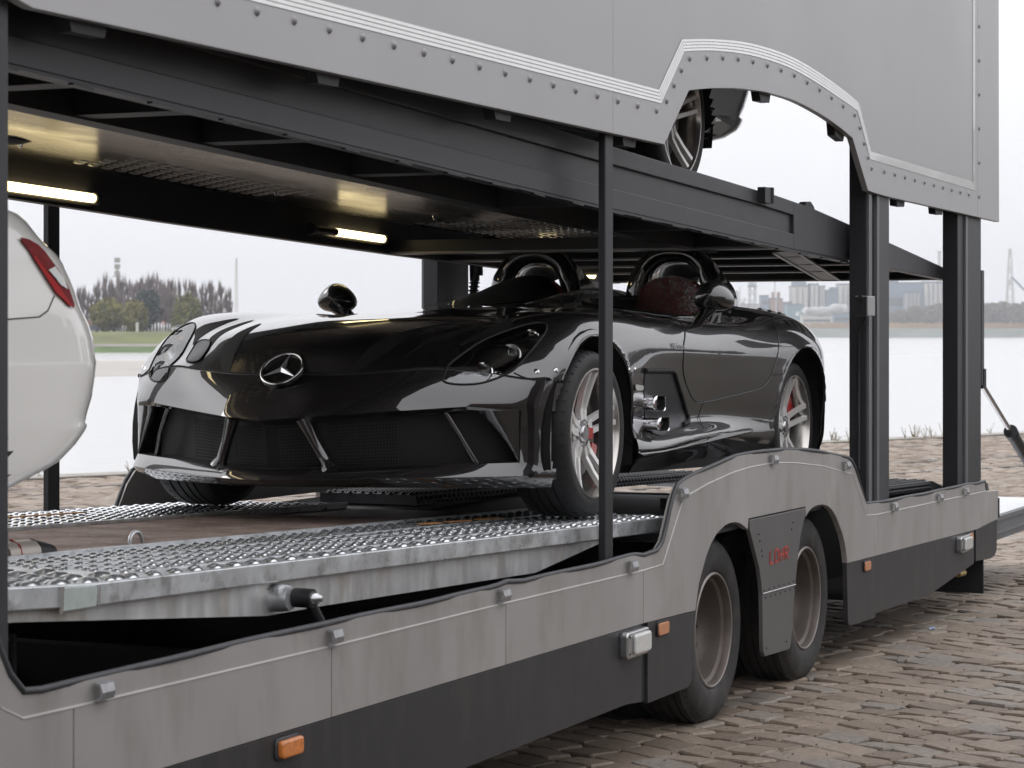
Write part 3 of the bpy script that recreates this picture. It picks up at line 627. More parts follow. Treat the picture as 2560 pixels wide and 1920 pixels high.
# straps on the deck
b = MB()
for x0, x1, y in ((-1.62, -1.50, 0.60), (-1.42, -1.26, 0.585), (-1.18, -1.0, 0.57)): part('orange_strap', MB().bar((x0, y, dz(x0)+0.003), (x1, y-0.02, dz(x1)+0.003), 0.03, 0.004), RUST, TR)
for x0, x1, y in ((-3.4, -2.6, 1.98), (-2.5, -1.8, 1.96)): part('orange_strap', MB().bar((x0, y, dz(x0)+0.012), (x1, y, dz(x1)+0.012), 0.03, 0.004), RUST, TR)
# weld plate, deck cylinder, eyelet
b = MB().prism([(-4.735, dz(-4.735)-0.066), (-4.585, dz(-4.585)-0.058), (-4.578, dz(-4.57)-0.015), (-4.59, dz(-4.57)-0.004), (-4.725, dz(-4.725)-0.006)], YD0-0.004, YD0); part('weld_plate', b, M('greenish_zinc', (0.50, 0.56, 0.53), 0.4, 0.4, var=0.1, vscale=30), TR, bevel=0.002)
b = MB(); b.tube([(-4.737, YD0-0.002, dz(-4.74)-0.07), (-4.735, YD0-0.003, dz(-4.74)-0.004)], [0.006, 0.007], 6); b.tube([(-4.575, YD0-0.002, dz(-4.57)-0.055), (-4.572, YD0-0.003, dz(-4.57)-0.004)], 0.004, 6); part('weld_bead', b, GALVB, TR)
b = MB(); b.tube([(-4.9, 0.80, 1.02), (-3.86, 0.80, 0.998)], 0.030, 10); cy1 = part('deck_cylinder', b, GALV, TR)
b = MB(); b.tube([(-3.95, 0.80, 0.999), (-3.80, 0.80, 0.996)], 0.046, 12); part('cylinder_head', b, M('tan_paint', (0.45, 0.40, 0.36), 0.4, 0.3), cy1)
b = MB(); b.tube([(-3.80, 0.80, 0.996), (-3.70, 0.80, 0.990)], [0.048, 0.03], 12); part('cylinder_cap', b, INK, cy1)
b = MB(); b.tube([(-3.90, 0.752, 0.995), (-3.895, 0.765, 1.03), (-3.89, 0.80, 1.047), (-3.885, 0.835, 1.03)], 0.003, 6); part('red_ring', b, RED, cy1)
b = MB(); b.tube([(-5.2, 0.95, 1.04), (-4.6, 0.95, 1.045), (-4.25, 0.96, 1.03), (-4.18, 0.97, 0.98)], 0.026, 8).tube([(-4.3, 1.05, 1.03), (-3.9, 1.05, 1.02), (-3.7, 1.05, 0.98)], 0.02, 8); part('black_hose', b, INK, TR)
b = MB(); b.tube([(-3.145, 0.88, 0.965)]+[(-3.11+0.035*math.cos(a), 0.88, 0.980+0.028*math.sin(a)) for a in np.linspace(math.pi, 0, 9)]+[(-3.07, 0.88, 0.96)], 0.007, 6); part('eyelet', b, GALV, TR)
# lift link under the deck
b = MB().lathe([(0, -0.012), (0.034, -0.012), (0.037, 0.0), (0.040, 0.02), (0.040, 0.06)], (-3.645, 0.03, 0.888), 'y', 20); lk = part('lift_boss', b, GALV, TR, autos=40)
b = MB().lathe([(0, -0.052), (0.027, -0.052), (0.028, -0.02), (0.027, 0.03)], (-3.625, 0.01, 0.889), 'y', 18); b.tube([(-3.62, -0.025, 0.885), (-3.44, -0.015, 0.70)], 0.017, 10); part('link_arm', b, INK, lk, autos=40)
b = MB().lathe([(0, -0.080), (0.009, -0.080), (0.011, -0.072), (0.017, -0.068), (0.019, -0.05)], (-3.625, 0.01, 0.889), 'y', 8); part('bolt', b, DULLCH, lk)
# rear deck: near wheel track, far wheel track with its knobbly edge
zr = lambda x: 0.870-0.0266*(x-0.9)
def rear_track(y0, y1, x0, x1):
    xs = list(np.linspace(x0, x1-0.9, 10))+[x1-0.45, x1]
    zz = [zr(x) for x in xs[:-2]]+[zr(xs[-3])-0.012, zr(xs[-3])-0.09]
    bb = MB().prism([(x, z-0.055) for x, z in zip(xs, zz)]+[(x, z-0.006) for x, z in zip(xs[::-1], zz[::-1])], y0, y1); o = part('rear_wheel_track', bb, STEEL, TR)
    kb = MB()
    for x in np.arange(x0, x1-0.5, 0.052):
        for k, y in enumerate(np.arange(y0+0.03, y1, 0.055)): kb.dome((x+0.026*(k % 2), y, zr(x)-0.006), 0.017, 0.016, 0.014, 7)
        kb.dome((x, y0, zr(x)-0.022), 0.016, 0.012, 0.011, 7, Vector((1,0,0)), Vector((0,0,-1)), Vector((0,-1,0)))
        kb.dome((x+0.026, y0, zr(x)-0.043), 0.013, 0.009, 0.010, 7, Vector((1,0,0)), Vector((0,0,-1)), Vector((0,-1,0)))
    tag(part('tread_knob', kb, STEEL, o), kind='stuff')
rear_track(0.10, 0.62, 1.0, 4.6); rear_track(1.70, 2.22, 0.6, 5.1)
# ================================================================= ground, river, banks, far things
VF = Vector((math.cos(CAM_YAW), math.sin(CAM_YAW), 0)); VR = Vector((math.sin(CAM_YAW), -math.cos(CAM_YAW), 0))
def site(X, Z, z=0.0):
    """a surveyed place: X metres to the right and Z metres out across the river from the survey point on the quay"""
    return Vector((CAM.x, CAM.y, 0)) + VR*X + VF*Z + Vector((0, 0, z))
EA = Vector((0.906, -0.423, 0)); EB = Vector((0.423, 0.906, 0))      # along the quay edge, across it
E0 = Vector((13.34, 12.55, 0))
WATER_Z = -2.6

def color_attr_mat(name, c_lo, c_hi, c_grey, rough, bump):
    m = bpy.data.materials.new(name); m.use_nodes = True; t = m.node_tree; b = t.nodes['Principled BSDF']; l = t.links.new
    a = t.nodes.new('ShaderNodeAttribute'); a.attribute_name = 'tone'
    r = t.nodes.new('ShaderNodeValToRGB'); e = r.color_ramp.elements
    e[0].position = 0; e[0].color = (*c_lo, 1); e[1].position = 0.84; e[1].color = (*c_hi, 1)
    k = e.new(0.93); k.color = (*c_grey, 1); k2 = e.new(1.0); k2.color = (c_grey[0]*1.15, c_grey[1]*1.12, c_grey[2]*1.05, 1)
    l(a.outputs['Fac'], r.inputs[0])
    tc_ = t.nodes.new('ShaderNodeTexCoord'); n = t.nodes.new('ShaderNodeTexNoise'); n.inputs['Scale'].default_value = 30; n.inputs['Detail'].default_value = 8; n.inputs['Roughness'].default_value = 0.78
    g_ = t.nodes.new('ShaderNodeNewGeometry'); l(g_.outputs['Position'], n.inputs['Vector'])
    mr_ = t.nodes.new('ShaderNodeMapRange'); mr_.inputs[1].default_value = 0.3; mr_.inputs[2].default_value = 0.7; mr_.inputs[3].default_value = 0.62; mr_.inputs[4].default_value = 1.30; l(n.outputs['Fac'], mr_.inputs[0])
    x = t.nodes.new('ShaderNodeMix'); x.data_type = 'RGBA'; x.blend_type = 'MULTIPLY'; x.inputs[0].default_value = 1; l(r.outputs[0], x.inputs[6]); l(mr_.outputs[0], x.inputs[7])
    n2 = t.nodes.new('ShaderNodeTexNoise'); n2.inputs['Scale'].default_value = 1.1; n2.inputs['Detail'].default_value = 4; l(g_.outputs['Position'], n2.inputs['Vector'])
    mr2 = t.nodes.new('ShaderNodeMapRange'); mr2.inputs[1].default_value = 0.35; mr2.inputs[2].default_value = 0.7; mr2.inputs[3].default_value = 0.85; mr2.inputs[4].default_value = 1.12; l(n2.outputs['Fac'], mr2.inputs[0])
    x2 = t.nodes.new('ShaderNodeMix'); x2.data_type = 'RGBA'; x2.blend_type = 'MULTIPLY'; x2.inputs[0].default_value = 1; l(x.outputs[2], x2.inputs[6]); l(mr2.outputs[0], x2.inputs[7])
    l(x2.outputs[2], b.inputs['Base Color']); b.inputs['Roughness'].default_value = rough
    bp = t.nodes.new('ShaderNodeBump'); bp.inputs['Strength'].default_value = bump; bp.inputs['Distance'].default_value = 0.01; l(n.outputs['Fac'], bp.inputs['Height']); l(bp.outputs[0], b.inputs['Normal'])
    return m
COB = color_attr_mat('cobble_stone', (0.168, 0.128, 0.096), (0.258, 0.202, 0.156), (0.215, 0.186, 0.160), 0.62, 0.5)
JOINT = M('joint_earth', (0.042, 0.033, 0.025), 0.95, var=0.3, vscale=30, col2=(0.045, 0.062, 0.022), c2lo=0.56, c2hi=0.70, c2scale=2.6, bump=0.4, bscale=80)

# quay floor: one big slab that ends at the quay wall
def quay_pt(t, d, z): p = E0+EA*t-EB*d; return (p.x, p.y, z)
mb = MB(); ts = np.linspace(-400, 500, 10)
mb.add([quay_pt(-400, 0, -0.022), quay_pt(500, 0, -0.022), quay_pt(500, 500, -0.022), quay_pt(-400, 500, -0.022)], [(0, 3, 2, 1)])
mb.add([quay_pt(-400, 0, -0.022), quay_pt(500, 0, -0.022), quay_pt(500, 0, -7), quay_pt(-400, 0, -7)], [(0, 1, 2, 3)])
quay = tag(part('quay_pavement', mb, JOINT, None), kind='structure')
# coping stones at the edge and tram-like rails let into the paving
cop = M('coping_stone', (0.27, 0.25, 0.22), 0.8, var=0.2, vscale=3, bump=0.3, bscale=20)
mb = MB()
t = -30.0
while t < 45:
    w = random.uniform(0.9, 1.3); a = E0+EA*(t+0.01); bq = E0+EA*(t+w-0.01)
    mb.add([a, bq, bq-EB*0.45, a-EB*0.45]+[p+Vector((0, 0, 0.018)) for p in (a, bq, bq-EB*0.45, a-EB*0.45)], [(0,1,2,3), (4,7,6,5), (0,4,5,1), (1,5,6,2), (2,6,7,3), (3,7,4,0)]); t += w
tag(part('coping', mb, cop, quay), kind='stuff')
railm = M('rail_steel', (0.17, 0.15, 0.14), 0.4, 0.6, var=0.2, vscale=4)
RAIL_D = []
for px, py in ((17.52, 3.95), (23.8, 5.6)):
    for off in (0, 1.435):
        p0 = Vector((px, py, 0))+EB*off; d = (E0-p0).dot(EB); RAIL_D.append(d)
        mb = MB(); a = p0-EA*45; q = p0+EA*60
        mb.bar((a.x, a.y, -0.004), (q.x, q.y, -0.004), 0.055, 0.02); a2 = a-EB*0.06; q2 = q-EB*0.06
        mb.bar((a2.x, a2.y, -0.010), (q2.x, q2.y, -0.010), 0.014, 0.018)
        part('rail', mb, railm, quay)

# cobbles in courses that run across the quay edge
rng = random.Random(11)
def stone_geo(cx_, cy_, lx, ly, tw, h, tone, jit=1.0):
    """8-sided pillow stone: returns verts, faces (frame: EA/EB)"""
    k = 0.15; out = []
    base = [(-1, -1+k), (-1+k, -1), (1-k, -1), (1, -1+k), (1, 1-k), (1-k, 1), (-1+k, 1), (-1, 1-k)]
    jj = [(1+rng.uniform(-.10, .06)*jit, 1+rng.uniform(-.10, .06)*jit) for _ in base]
    tilt = (rng.uniform(-.005, .005), rng.uniform(-.005, .005))
    for sc, z in ((1.0, -0.035), (0.995, -0.006+h*0.3), (0.93, h)):
        for (u, v), (ju, jv) in zip(base, jj):
            uu = u*lx/2*sc*ju; vv = v*ly/2*sc*jv
            p = EA*(cx_+uu+tw*vv)+EB*(cy_+vv-tw*uu)
            out.append((p.x, p.y, z+(tilt[0]*u+tilt[1]*v if z > -0.03 else 0)))
    p = EA*cx_+EB*cy_; out.append((p.x, p.y, h*1.1))
    fs = []
    for r0 in (0, 8):
        for i in range(8): fs.append((r0+i, r0+(i+1) % 8, r0+8+(i+1) % 8, r0+8+i))
    for i in range(8): fs.append((16+i, 16+(i+1) % 8, 24))
    return out, fs
stones = []
a_lo, a_hi = -5.0, 34.0
row = 0; A = -14.0
e0a, e0b = E0.dot(EA), E0.dot(EB)
while A < 40:
    wa = rng.uniform(0.145, 0.175); B = -26.0+rng.uniform(0, .2)
    while B < e0b-0.47:
        lb = rng.uniform(0.175, 0.245)
        c = EA*(A+wa/2)+EB*(B+lb/2); rel = c-Vector((CAM.x, CAM.y, 0)); Z = rel.dot(VF); X = rel.dot(VR)
        if 7.6 < Z < 46 and abs(X) < 0.235*Z+0.6:
            near_rail = any(abs((e0b-(B+lb/2))-d+0.0) < 0.10 for d in RAIL_D)
            if not near_rail: stones.append((Z, X, A+wa/2, B+lb/2, wa, lb, c))
        B += lb
    A += wa
def shows(s):
    Z, X, _, _, _, _, c = s
    v = 830+6000*1.645/Z; u = 1280+6000*X/Z
    return (v < 1935 and -10 < u < 2570 and (c.y < -0.12 and c.x > -3.2))
vis = sorted([s for s in stones if shows(s)], key=lambda s: s[0]); top300 = set(id(s) for s in vis[:300])
variants = []
def mesh_from(vs, fs, tone, name, mat, smooth=False):
    me = bpy.data.meshes.new(name); me.from_pydata(vs, [], fs); me.polygons.foreach_set('use_smooth', [smooth]*len(fs)); me.materials.append(mat)
    at = me.attributes.new('tone', 'FLOAT', 'POINT'); at.data.foreach_set('value', tone if hasattr(tone, '__len__') else [tone]*len(vs)); return me
for k in range(24):
    vs_, fs_ = stone_geo(0, 0, 0.153, 0.203, rng.uniform(-.04, .04), rng.uniform(0.002, 0.006), 0)
    variants.append(mesh_from(vs_, fs_, rng.random(), 'cobblestone', COB))
AV, AF, AT = [], [], []
for s in stones:
    Z, X, a_, b_, wa, lb, c = s
    if id(s) in top300:
        o = bpy.data.objects.new('cobblestone', rng.choice(variants)); link(o); o.parent = quay
        o.location = (c.x, c.y, rng.uniform(-.004, .004)); ang = rng.choice((0, math.pi))+rng.uniform(-.03, .03); o.rotation_euler = (0, 0, ang)
        o.scale = ((wa-0.011)/0.153, (lb-0.013)/0.203, 1)
        # scale acts along the stone's own axes, which are turned with the courses
        th = math.atan2(EA.y, EA.x); Mx = Matrix.Translation(o.location) @ Matrix.Rotation(th+ang, 4, 'Z') @ Matrix.Diagonal((o.scale.x, o.scale.y, 1, 1)) @ Matrix.Rotation(-th, 4, 'Z')
        o.matrix_basis = Mx
    else:
        vs_, fs_ = stone_geo(a_, b_, wa-0.011, lb-0.013, rng.uniform(-.05, .05), rng.uniform(0.001, 0.006), 0)
        n = len(AV); AV += vs_; AF += [tuple(i+n for i in f) for f in fs_]; AT += [rng.random()]*len(vs_)
me = mesh_from(AV, AF, AT, 'cobble_field', COB); o = bpy.data.objects.new('cobble_field', me); link(o); o.parent = quay; o['kind'] = 'stuff'
# moss and dead leaves in the joints
mb = MB(); rr = random.Random(5)
for _ in range(900):
    Z = 8.8+rr.random()**1.5*14; X = rr.uniform(-0.02, 0.215)*Z; p = site(X, Z)
    if p.y > -0.05: continue
    s_ = rr.uniform(0.004, 0.012); an = rr.uniform(0, 6.28)
    mb.add([(p.x+s_*math.cos(an+k*2.1)*rr.uniform(.5, 1.2), p.y+s_*math.sin(an+k*2.1)*rr.uniform(.5, 1.2), 0.002+rr.uniform(-.004, .012)) for k in range(3)], [(0, 1, 2)])
tag(part('joint_litter', mb, M('dry_litter', (0.10, 0.08, 0.045), 0.9, var=0.5, vscale=15), quay), kind='stuff')
# weeds along the edge
mb = MB()
for _ in range(60):
    tt = rr.uniform(-6, 24); p = E0+EA*tt-EB*rr.uniform(0.0, 0.5)
    for k in range(rr.randint(3, 9)):
        h = rr.uniform(0.05, 0.22)*(1.6 if rr.random() < .15 else 1); dx, dy = rr.uniform(-.1, .1), rr.uniform(-.1, .1)
        mb.bar((p.x, p.y, -0.01), (p.x+dx, p.y+dy, h), 0.007, 0.004)
tag(part('edge_weeds', mb, M('dry_weed', (0.16, 0.13, 0.06), 0.9, var=0.4, vscale=3), None), kind='stuff')
# litter
def litter(p, s_, ang, mat, label):
    mb = MB(); q = Matrix.Translation(p) @ Matrix.Rotation(ang, 4, 'Z')
    P = [(-1, -.35, .0), (-.5, -.5, .2), (0.05, -.3, .05), (.5, -.5, .22), (1, -.15, .02), (.8, .4, .12), (.2, .3, .30), (-.3, .5, .1), (-.85, .3, .15)]
    vs_ = [q @ Vector((a*s_, b_*s_, c_*s_)) for a, b_, c_ in P]+[q @ Vector((0, 0, .32*s_))]
    mb.add(vs_, [(i, (i+1) % 9, 9) for i in range(9)])
    tag(part('paper_scrap', mb, mat, None), label, 'litter')
litter(site(0.86*1.0*(2025-1280)/6000*13.0/1.02/0.86*1.0, 12.75, 0.012), 0.085, 0.6, M('white_scrap', (0.75, 0.74, 0.72), 0.4), 'crumpled white paper scrap lying on the cobbles beside the rear trailer wheel')
litter(site((2330-1280)/6000*13.2, 13.2, 0.012), 0.035, -0.2, M('blue_scrap', (0.28, 0.34, 0.5), 0.4), 'small bluish scrap of wrapper lying on the cobbles')

# river
def water_mat():
    m = M('river_water', (0.42, 0.42, 0.42), 0.2, spec=0.5, ior=1.33); t = m.node_tree; b = t.nodes['Principled BSDF']
    g_ = t.nodes.new('ShaderNodeNewGeometry'); mp = t.nodes.new('ShaderNodeMapping'); mp.inputs['Rotation'].default_value = (0, 0, -0.43); mp.inputs['Scale'].default_value = (0.35, 1.3, 1)
    n = t.nodes.new('ShaderNodeTexNoise'); n.inputs['Scale'].default_value = 1.1; n.inputs['Detail'].default_value = 7; n.inputs['Roughness'].default_value = 0.62
    t.links.new(g_.outputs['Position'], mp.inputs[0]); t.links.new(mp.outputs[0], n.inputs['Vector'])
    bp = t.nodes.new('ShaderNodeBump'); bp.inputs['Strength'].default_value = 0.5; bp.inputs['Distance'].default_value = 0.3; t.links.new(n.outputs['Fac'], bp.inputs['Height']); t.links.new(bp.outputs[0], b.inputs['Normal'])
    return m
mb = MB(); s4 = [site(-1400, -40), site(1400, -40), site(1700, 3400), site(-1700, 3400)]
mb.add([(p.x, p.y, WATER_Z) for p in s4], [(0, 1, 2, 3)]); tag(part('river', mb, water_mat(), None), kind='structure')

# far bank on the left: mud flat, grass dyke
GRASS = M('grass_bank', (0.115, 0.125, 0.042), 0.95, var=0.3, vscale=0.12, col2=(0.17, 0.15, 0.07), c2lo=0.5, c2hi=0.7, c2scale=0.05)
GRASS2 = M('wet_grass', (0.07, 0.115, 0.03), 0.95, var=0.3, vscale=0.2)
PATH = M('stone_toe', (0.20, 0.18, 0.165), 0.9, var=0.25, vscale=0.3)
MUD = M('mud_flat', (0.30, 0.275, 0.245), 0.5, var=0.15, vscale=0.03, stretch=(1, 1, 1), col2=(0.22, 0.20, 0.175), c2lo=0.5, c2hi=0.7, c2scale=0.02)
def ribbon(name, prof, X0, X1, mat, n=24, kind='structure', wob=0.0, skew=0.0):
    """prof: list of (Z, z) from front to back"""
    G = []
    for i in range(n+1):
        X = X0+(X1-X0)*i/n; w = wob*math.sin(i*1.7)+wob*0.6*math.sin(i*4.1+1)
        G.append([site(X*(Z/prof[0][0]) if skew else X, Z+w, z) for Z, z in prof])
    return tag(part(name, MB().grid(G), mat, None), kind=kind)
G = []
for i in range(41):
    X = -160+150*i/40; zf = 205+8*math.sin(i*.9); zb_ = 365+10*math.sin(i*.5)
    G.append([site(X*0.7, zf, WATER_Z-0.05), site(X*0.75, zf+25, WATER_Z+0.02), site(X*0.9, (zf+zb_)/2, WATER_Z+0.06), site(X, zb_-30, WATER_Z+0.03), site(X, zb_, WATER_Z-0.05)])
tag(part('mud_flat', MB().grid(G), MUD, None), kind='structure')
ribbon('lower_grass_bank', [(489, WATER_Z-0.3), (491, -2.45), (497, -1.35)], -330, -30, GRASS2, wob=0.5)
ribbon('shore_path', [(497, -1.36), (503, -0.85)], -330, -30, PATH)
ribbon('grass_dyke', [(503, -0.86), (512, 0.9), (519, 1.7), (560, 1.75), (760, 1.7)], -330, -30, GRASS, wob=0.4)
# far bank on the right
STONE = M('stone_dyke', (0.105, 0.125, 0.105), 0.9, var=0.35, vscale=0.02, stretch=(1, 1, 3), col2=(0.16, 0.16, 0.15), c2lo=0.5, c2hi=0.65, c2scale=0.03)
REED = M('reed_strip', (0.34, 0.225, 0.115), 0.95, var=0.3, vscale=0.04, col2=(0.26, 0.17, 0.09), c2lo=0.5, c2hi=0.7, c2scale=0.02)
ribbon('stone_dyke', [(1795, WATER_Z-0.3), (1800, -2.2), (1822, 2.0), (1840, 4.4)], -700, 1200, STONE, n=60, wob=1.5)
mb = MB(); rr = random.Random(3)
for i in range(900):
    X = rr.uniform(120, 420); Zc = 1842+rr.uniform(0, 22); h = rr.uniform(2.8, 5.2); p = site(X, Zc, 4.2); w = rr.uniform(0.6, 1.6)
    mb.add([p-VR*w, p+VR*w, p+VR*w*.6+Vector((0, 0, h)), p-VR*w*.5+Vector((0, 0, h*.95))], [(0, 1, 2, 3)])
tag(part('reed_bed', mb, REED, None), kind='stuff')
ribbon('far_land', [(1840, 4.3), (1870, 5.2), (2500, 5.5), (3300, 5.5)], -700, 1200, M('far_ground', (0.14, 0.14, 0.07), 0.95, var=0.3, vscale=0.01), n=30)

# ---------------------------------------------------------------- trees
def leaf_cloud(blobs, n, size, seed, droop=0.0):
    """blobs: (centre, (rx, ry, rz), weight); returns verts, faces of small tilted leaves spread through the crown"""
    g_ = np.random.RandomState(seed); V = []; tot = sum(b[2] for b in blobs)
    for c, r_, w in blobs:
        k = int(n*w/tot); d = g_.normal(size=(k, 3)); d /= np.linalg.norm(d, axis=1)[:, None]
        rad = g_.uniform(0.25, 1, k)**0.5; p = np.array(c)+d*rad[:, None]*np.array(r_)
        if droop: p[:, 2] -= droop*g_.uniform(0, 1, k)*np.hypot(d[:, 0], d[:, 1])
        u = g_.normal(size=(k, 3)); u /= np.linalg.norm(u, axis=1)[:, None]; v = np.cross(u, g_.normal(size=(k, 3))); v /= np.linalg.norm(v, axis=1)[:, None]
        s_ = size*g_.uniform(0.5, 1.3, (k, 1))
        V.append(np.stack([p-u*s_-v*s_*.5, p+u*s_-v*s_*.5, p+u*s_*.7+v*s_*.6, p-u*s_*.8+v*s_*.5], 1))
    V = np.concatenate(V).reshape(-1, 3); F = np.arange(len(V)).reshape(-1, 4); return V, F
def np_obj(name, V, F, mat, parent, loc_frame=True):
    me = bpy.data.meshes.new(name); me.from_pydata([tuple(v) for v in V], [], [tuple(f) for f in F]); me.materials.append(mat)
    o = bpy.data.objects.new(name, me); link(o); o.parent = parent; return o
def tree(name, p, H, blobs, n, size, mat, label, cat, group, bark, trunk_h, tr=0.25, seed=1, droop=0.0):
    t_ = thing(name, label, cat, p, group)
    V, F = leaf_cloud(blobs, n, size, seed, droop); np_obj('crown', V, F, mat, t_)
    mb = MB(); top = Vector((0, 0, trunk_h)); mb.tube([(0, 0, 0), (0.05*tr, 0, trunk_h*.5), top], [tr, tr*.8, tr*.55], 7)
    g_ = random.Random(seed)
    for b_ in blobs[:6]:
        c = Vector(b_[0]); mb.tube([top*g_.uniform(.6, 1), (top+c)/2+Vector((g_.uniform(-.4, .4), g_.uniform(-.4, .4), 0)), c], [tr*.45, tr*.3, tr*.1], 5)
    me = mb.mesh('trunk', bark); o = bpy.data.objects.new('trunk', me); link(o); o.parent = t_
    return t_
BARK = M('bark', (0.09, 0.075, 0.06), 0.9, var=0.3, vscale=2)
TWIG = M('bare_twigs', (0.21, 0.17, 0.17), 0.95, var=0.25, vscale=0.4)
WILLOW = M('willow_leaves', (0.165, 0.145, 0.032), 0.9, var=0.35, vscale=0.35, col2=(0.10, 0.115, 0.03), c2lo=0.45, c2hi=0.65, c2scale=0.25)
WILLOW2 = M('green_willow_leaves', (0.115, 0.120, 0.030), 0.9, var=0.35, vscale=0.35, col2=(0.15, 0.125, 0.03), c2lo=0.5, c2hi=0.7, c2scale=0.25)
CONIF = M('dark_conifer', (0.030, 0.050, 0.048), 0.9, var=0.4, vscale=0.3)
SCRUB = M('autumn_scrub', (0.145, 0.118, 0.085), 0.95, var=0.3, vscale=0.05, col2=(0.17, 0.145, 0.07), c2lo=0.5, c2hi=0.7, c2scale=0.03)
# poplars: bare fastigiate crowns made of upright twigs
def poplar_mesh(seed, H, w):
    g_ = random.Random(seed); mb = MB()
    mb.tube([(0, 0, 0), (0, 0, H*.5), (0, 0, H*.93)], [0.22, 0.14, 0.03], 5)
    tk = mb.mesh('trunk', BARK)
    mb = MB()
    for _ in range(58):
        z0 = H*(0.10+0.72*g_.random()**1.1); L_ = H*g_.uniform(.10, .25); a = g_.uniform(0, 6.28); sp = w*math.sin(math.pi*min(1, (z0/H)*1.02))**.6*g_.uniform(.35, 1)
        p = Vector((0, 0, z0*.95)); q = Vector((sp*math.cos(a), sp*math.sin(a), min(H, z0+L_))); d = Vector((-math.sin(a), math.cos(a), 0))*g_.uniform(.05, .13)
        m_ = (p+q)/2+Vector((sp*.35*math.cos(a), sp*.35*math.sin(a), -L_*.1))
        mb.add([p-d, p+d, m_+d, q, m_-d], [(0, 1, 2, 3, 4)])
        e = d.cross(Vector((0, 0, 1))); mb.add([p-e, p+e, m_+e*1.2, q+Vector((0, 0, L_*.12)), m_-e*1.2], [(0, 1, 2, 3, 4)])
    return tk, mb.mesh('crown', TWIG)
pv = [poplar_mesh(k, 13.6, 0.95) for k in range(4)]
rr = random.Random(21)
pop_px = [196, 206, 218, 228, 240, 247, 258, 264, 275, 282, 288, 297, 303, 310, 318, 336, 345, 352, 360, 368, 376, 384, 392, 400, 407, 414, 421, 428, 436, 449, 464, 478, 490, 504, 516, 527, 540, 553, 567, 575]
for k, px in enumerate(pop_px):
    Zt = 556+rr.uniform(-10, 25); p = site((px-1280)*Zt/6000, Zt, 1.7)
    hh = (0.80 if px < 235 else 1.0 if px < 440 else 0.98 if px < 500 else 0.86)*rr.uniform(.84, 1.06)
    if 440 < px < 500: hh *= .97
    t_ = thing('poplar', 'slim bare purplish poplar in the row across the river, behind the willows', 'tree', p, 'bare poplars across the river')
    tk, cr = pv[k % 4]
    for nme, me in (('trunk', tk), ('crown', cr)): o = bpy.data.objects.new(nme, me); link(o); o.parent = t_
    t_.scale = (rr.uniform(.85, 1.35),)*2+(hh,); t_.rotation_euler = (0, 0, rr.uniform(0, 6))
u = 535/6000.0
def wp(px, Z): return site((px-1280)*Z/6000, Z, 1.6)
tree('willow_tree', wp(268, 533), 8, [((0, 0, 5.0), (4.0, 4.0, 2.7), 3), ((-1.8, 0, 3.2), (2.2, 2.2, 2.6), 2), ((2.2, 0, 3.4), (2.2, 2.2, 2.8), 2)], 2600, 0.42, WILLOW, 'yellowing round willow on the far bank, leftmost of the willows', 'tree', None, BARK, 3.2, 0.35, 2, 1.5)
tree('willow_tree', wp(338, 530), 7.6, [((0, 0, 4.6), (3.0, 3.0, 2.8), 3), ((1.4, 0, 3.0), (2.0, 2.0, 2.6), 2), ((-1.3, 0, 3.0), (1.7, 1.7, 2.6), 1.5)], 2200, 0.42, WILLOW, 'yellowing willow on the far bank, just left of the dark conifer', 'tree', None, BARK, 3.0, 0.33, 3, 1.5)
tree('willow_tree', wp(470, 531), 9.4, [((0, 0, 5.9), (3.0, 3.0, 2.8), 3), ((1.9, 0, 3.6), (2.4, 2.4, 3.2), 2), ((-2.3, 0, 3.4), (2.5, 2.5, 3.0), 2)], 2600, 0.42, WILLOW2, 'tall green and gold willow on the far bank, right of the dark conifer', 'tree', None, BARK, 3.6, 0.36, 4, 1.7)
tree('conifer', wp(368, 545), 10.6, [((0, 0, 8.2), (2.3, 2.3, 1.3), 2), ((-1.8, 0, 7.1), (2.2, 1.8, .9), 1.4), ((1.6, 0, 7.2), (2.4, 1.8, 1.0), 1.4), ((0.6, 0, 4.5), (2.4, 2.4, 3.2), 3), ((3.6, 0, 4.6), (2.2, 1.6, .9), 1.2), ((-0.6, 0, 2.4), (1.8, 1.8, 2.0), 1.6)], 2400, 0.40, CONIF, 'dark blue-green spreading conifer between the willows on the far bank', 'tree', None, BARK, 7, 0.3, 5)
# scrub wood on the right bank (crowns one can tell apart)
rr = random.Random(8)
sb = [leaf_cloud([((0, 0, 9.5), (6.5, 6.5, 6.5), 3), ((rr.uniform(-3, 3), 0, 13), (4, 4, 4), 2), ((-4, 0, 5.5), (4, 4, 5), 1.5), ((4, 0, 5.5), (4, 4, 5), 1.5)], 800, 1.0, 30+k) for k in range(3)]
sm = []
for V, F in sb:
    me = bpy.data.meshes.new('crown'); me.from_pydata([tuple(v) for v in V], [], [tuple(f) for f in F]); me.materials.append(SCRUB); sm.append(me)
tb = MB().tube([(0, 0, 0), (0.2, 0, 6), (0, 0, 11)], [0.5, 0.35, 0.15], 6).mesh('trunk', BARK)
for k in range(44):
    px = 2195+k*9.2+rr.uniform(-4, 4); Zt = 1875+rr.uniform(-6, 60)
    hh = (0.62+0.30*min(1, max(0, (px-2200)/130))) if px < 2400 else 0.98
    t_ = thing('bare_tree', 'bare brown tree in the thin wood on the far right bank, below the silos', 'tree', site((px-1280)*Zt/6000, Zt, 5.0), 'autumn wood on the far right bank')
    o = bpy.data.objects.new('crown', sm[k % 3]); link(o); o.parent = t_
    o = bpy.data.objects.new('trunk', tb); link(o); o.parent = t_
    s_ = hh*rr.uniform(1.02, 1.28); t_.scale = (s_, s_, s_); t_.rotation_euler = (0, 0, rr.uniform(0, 6))

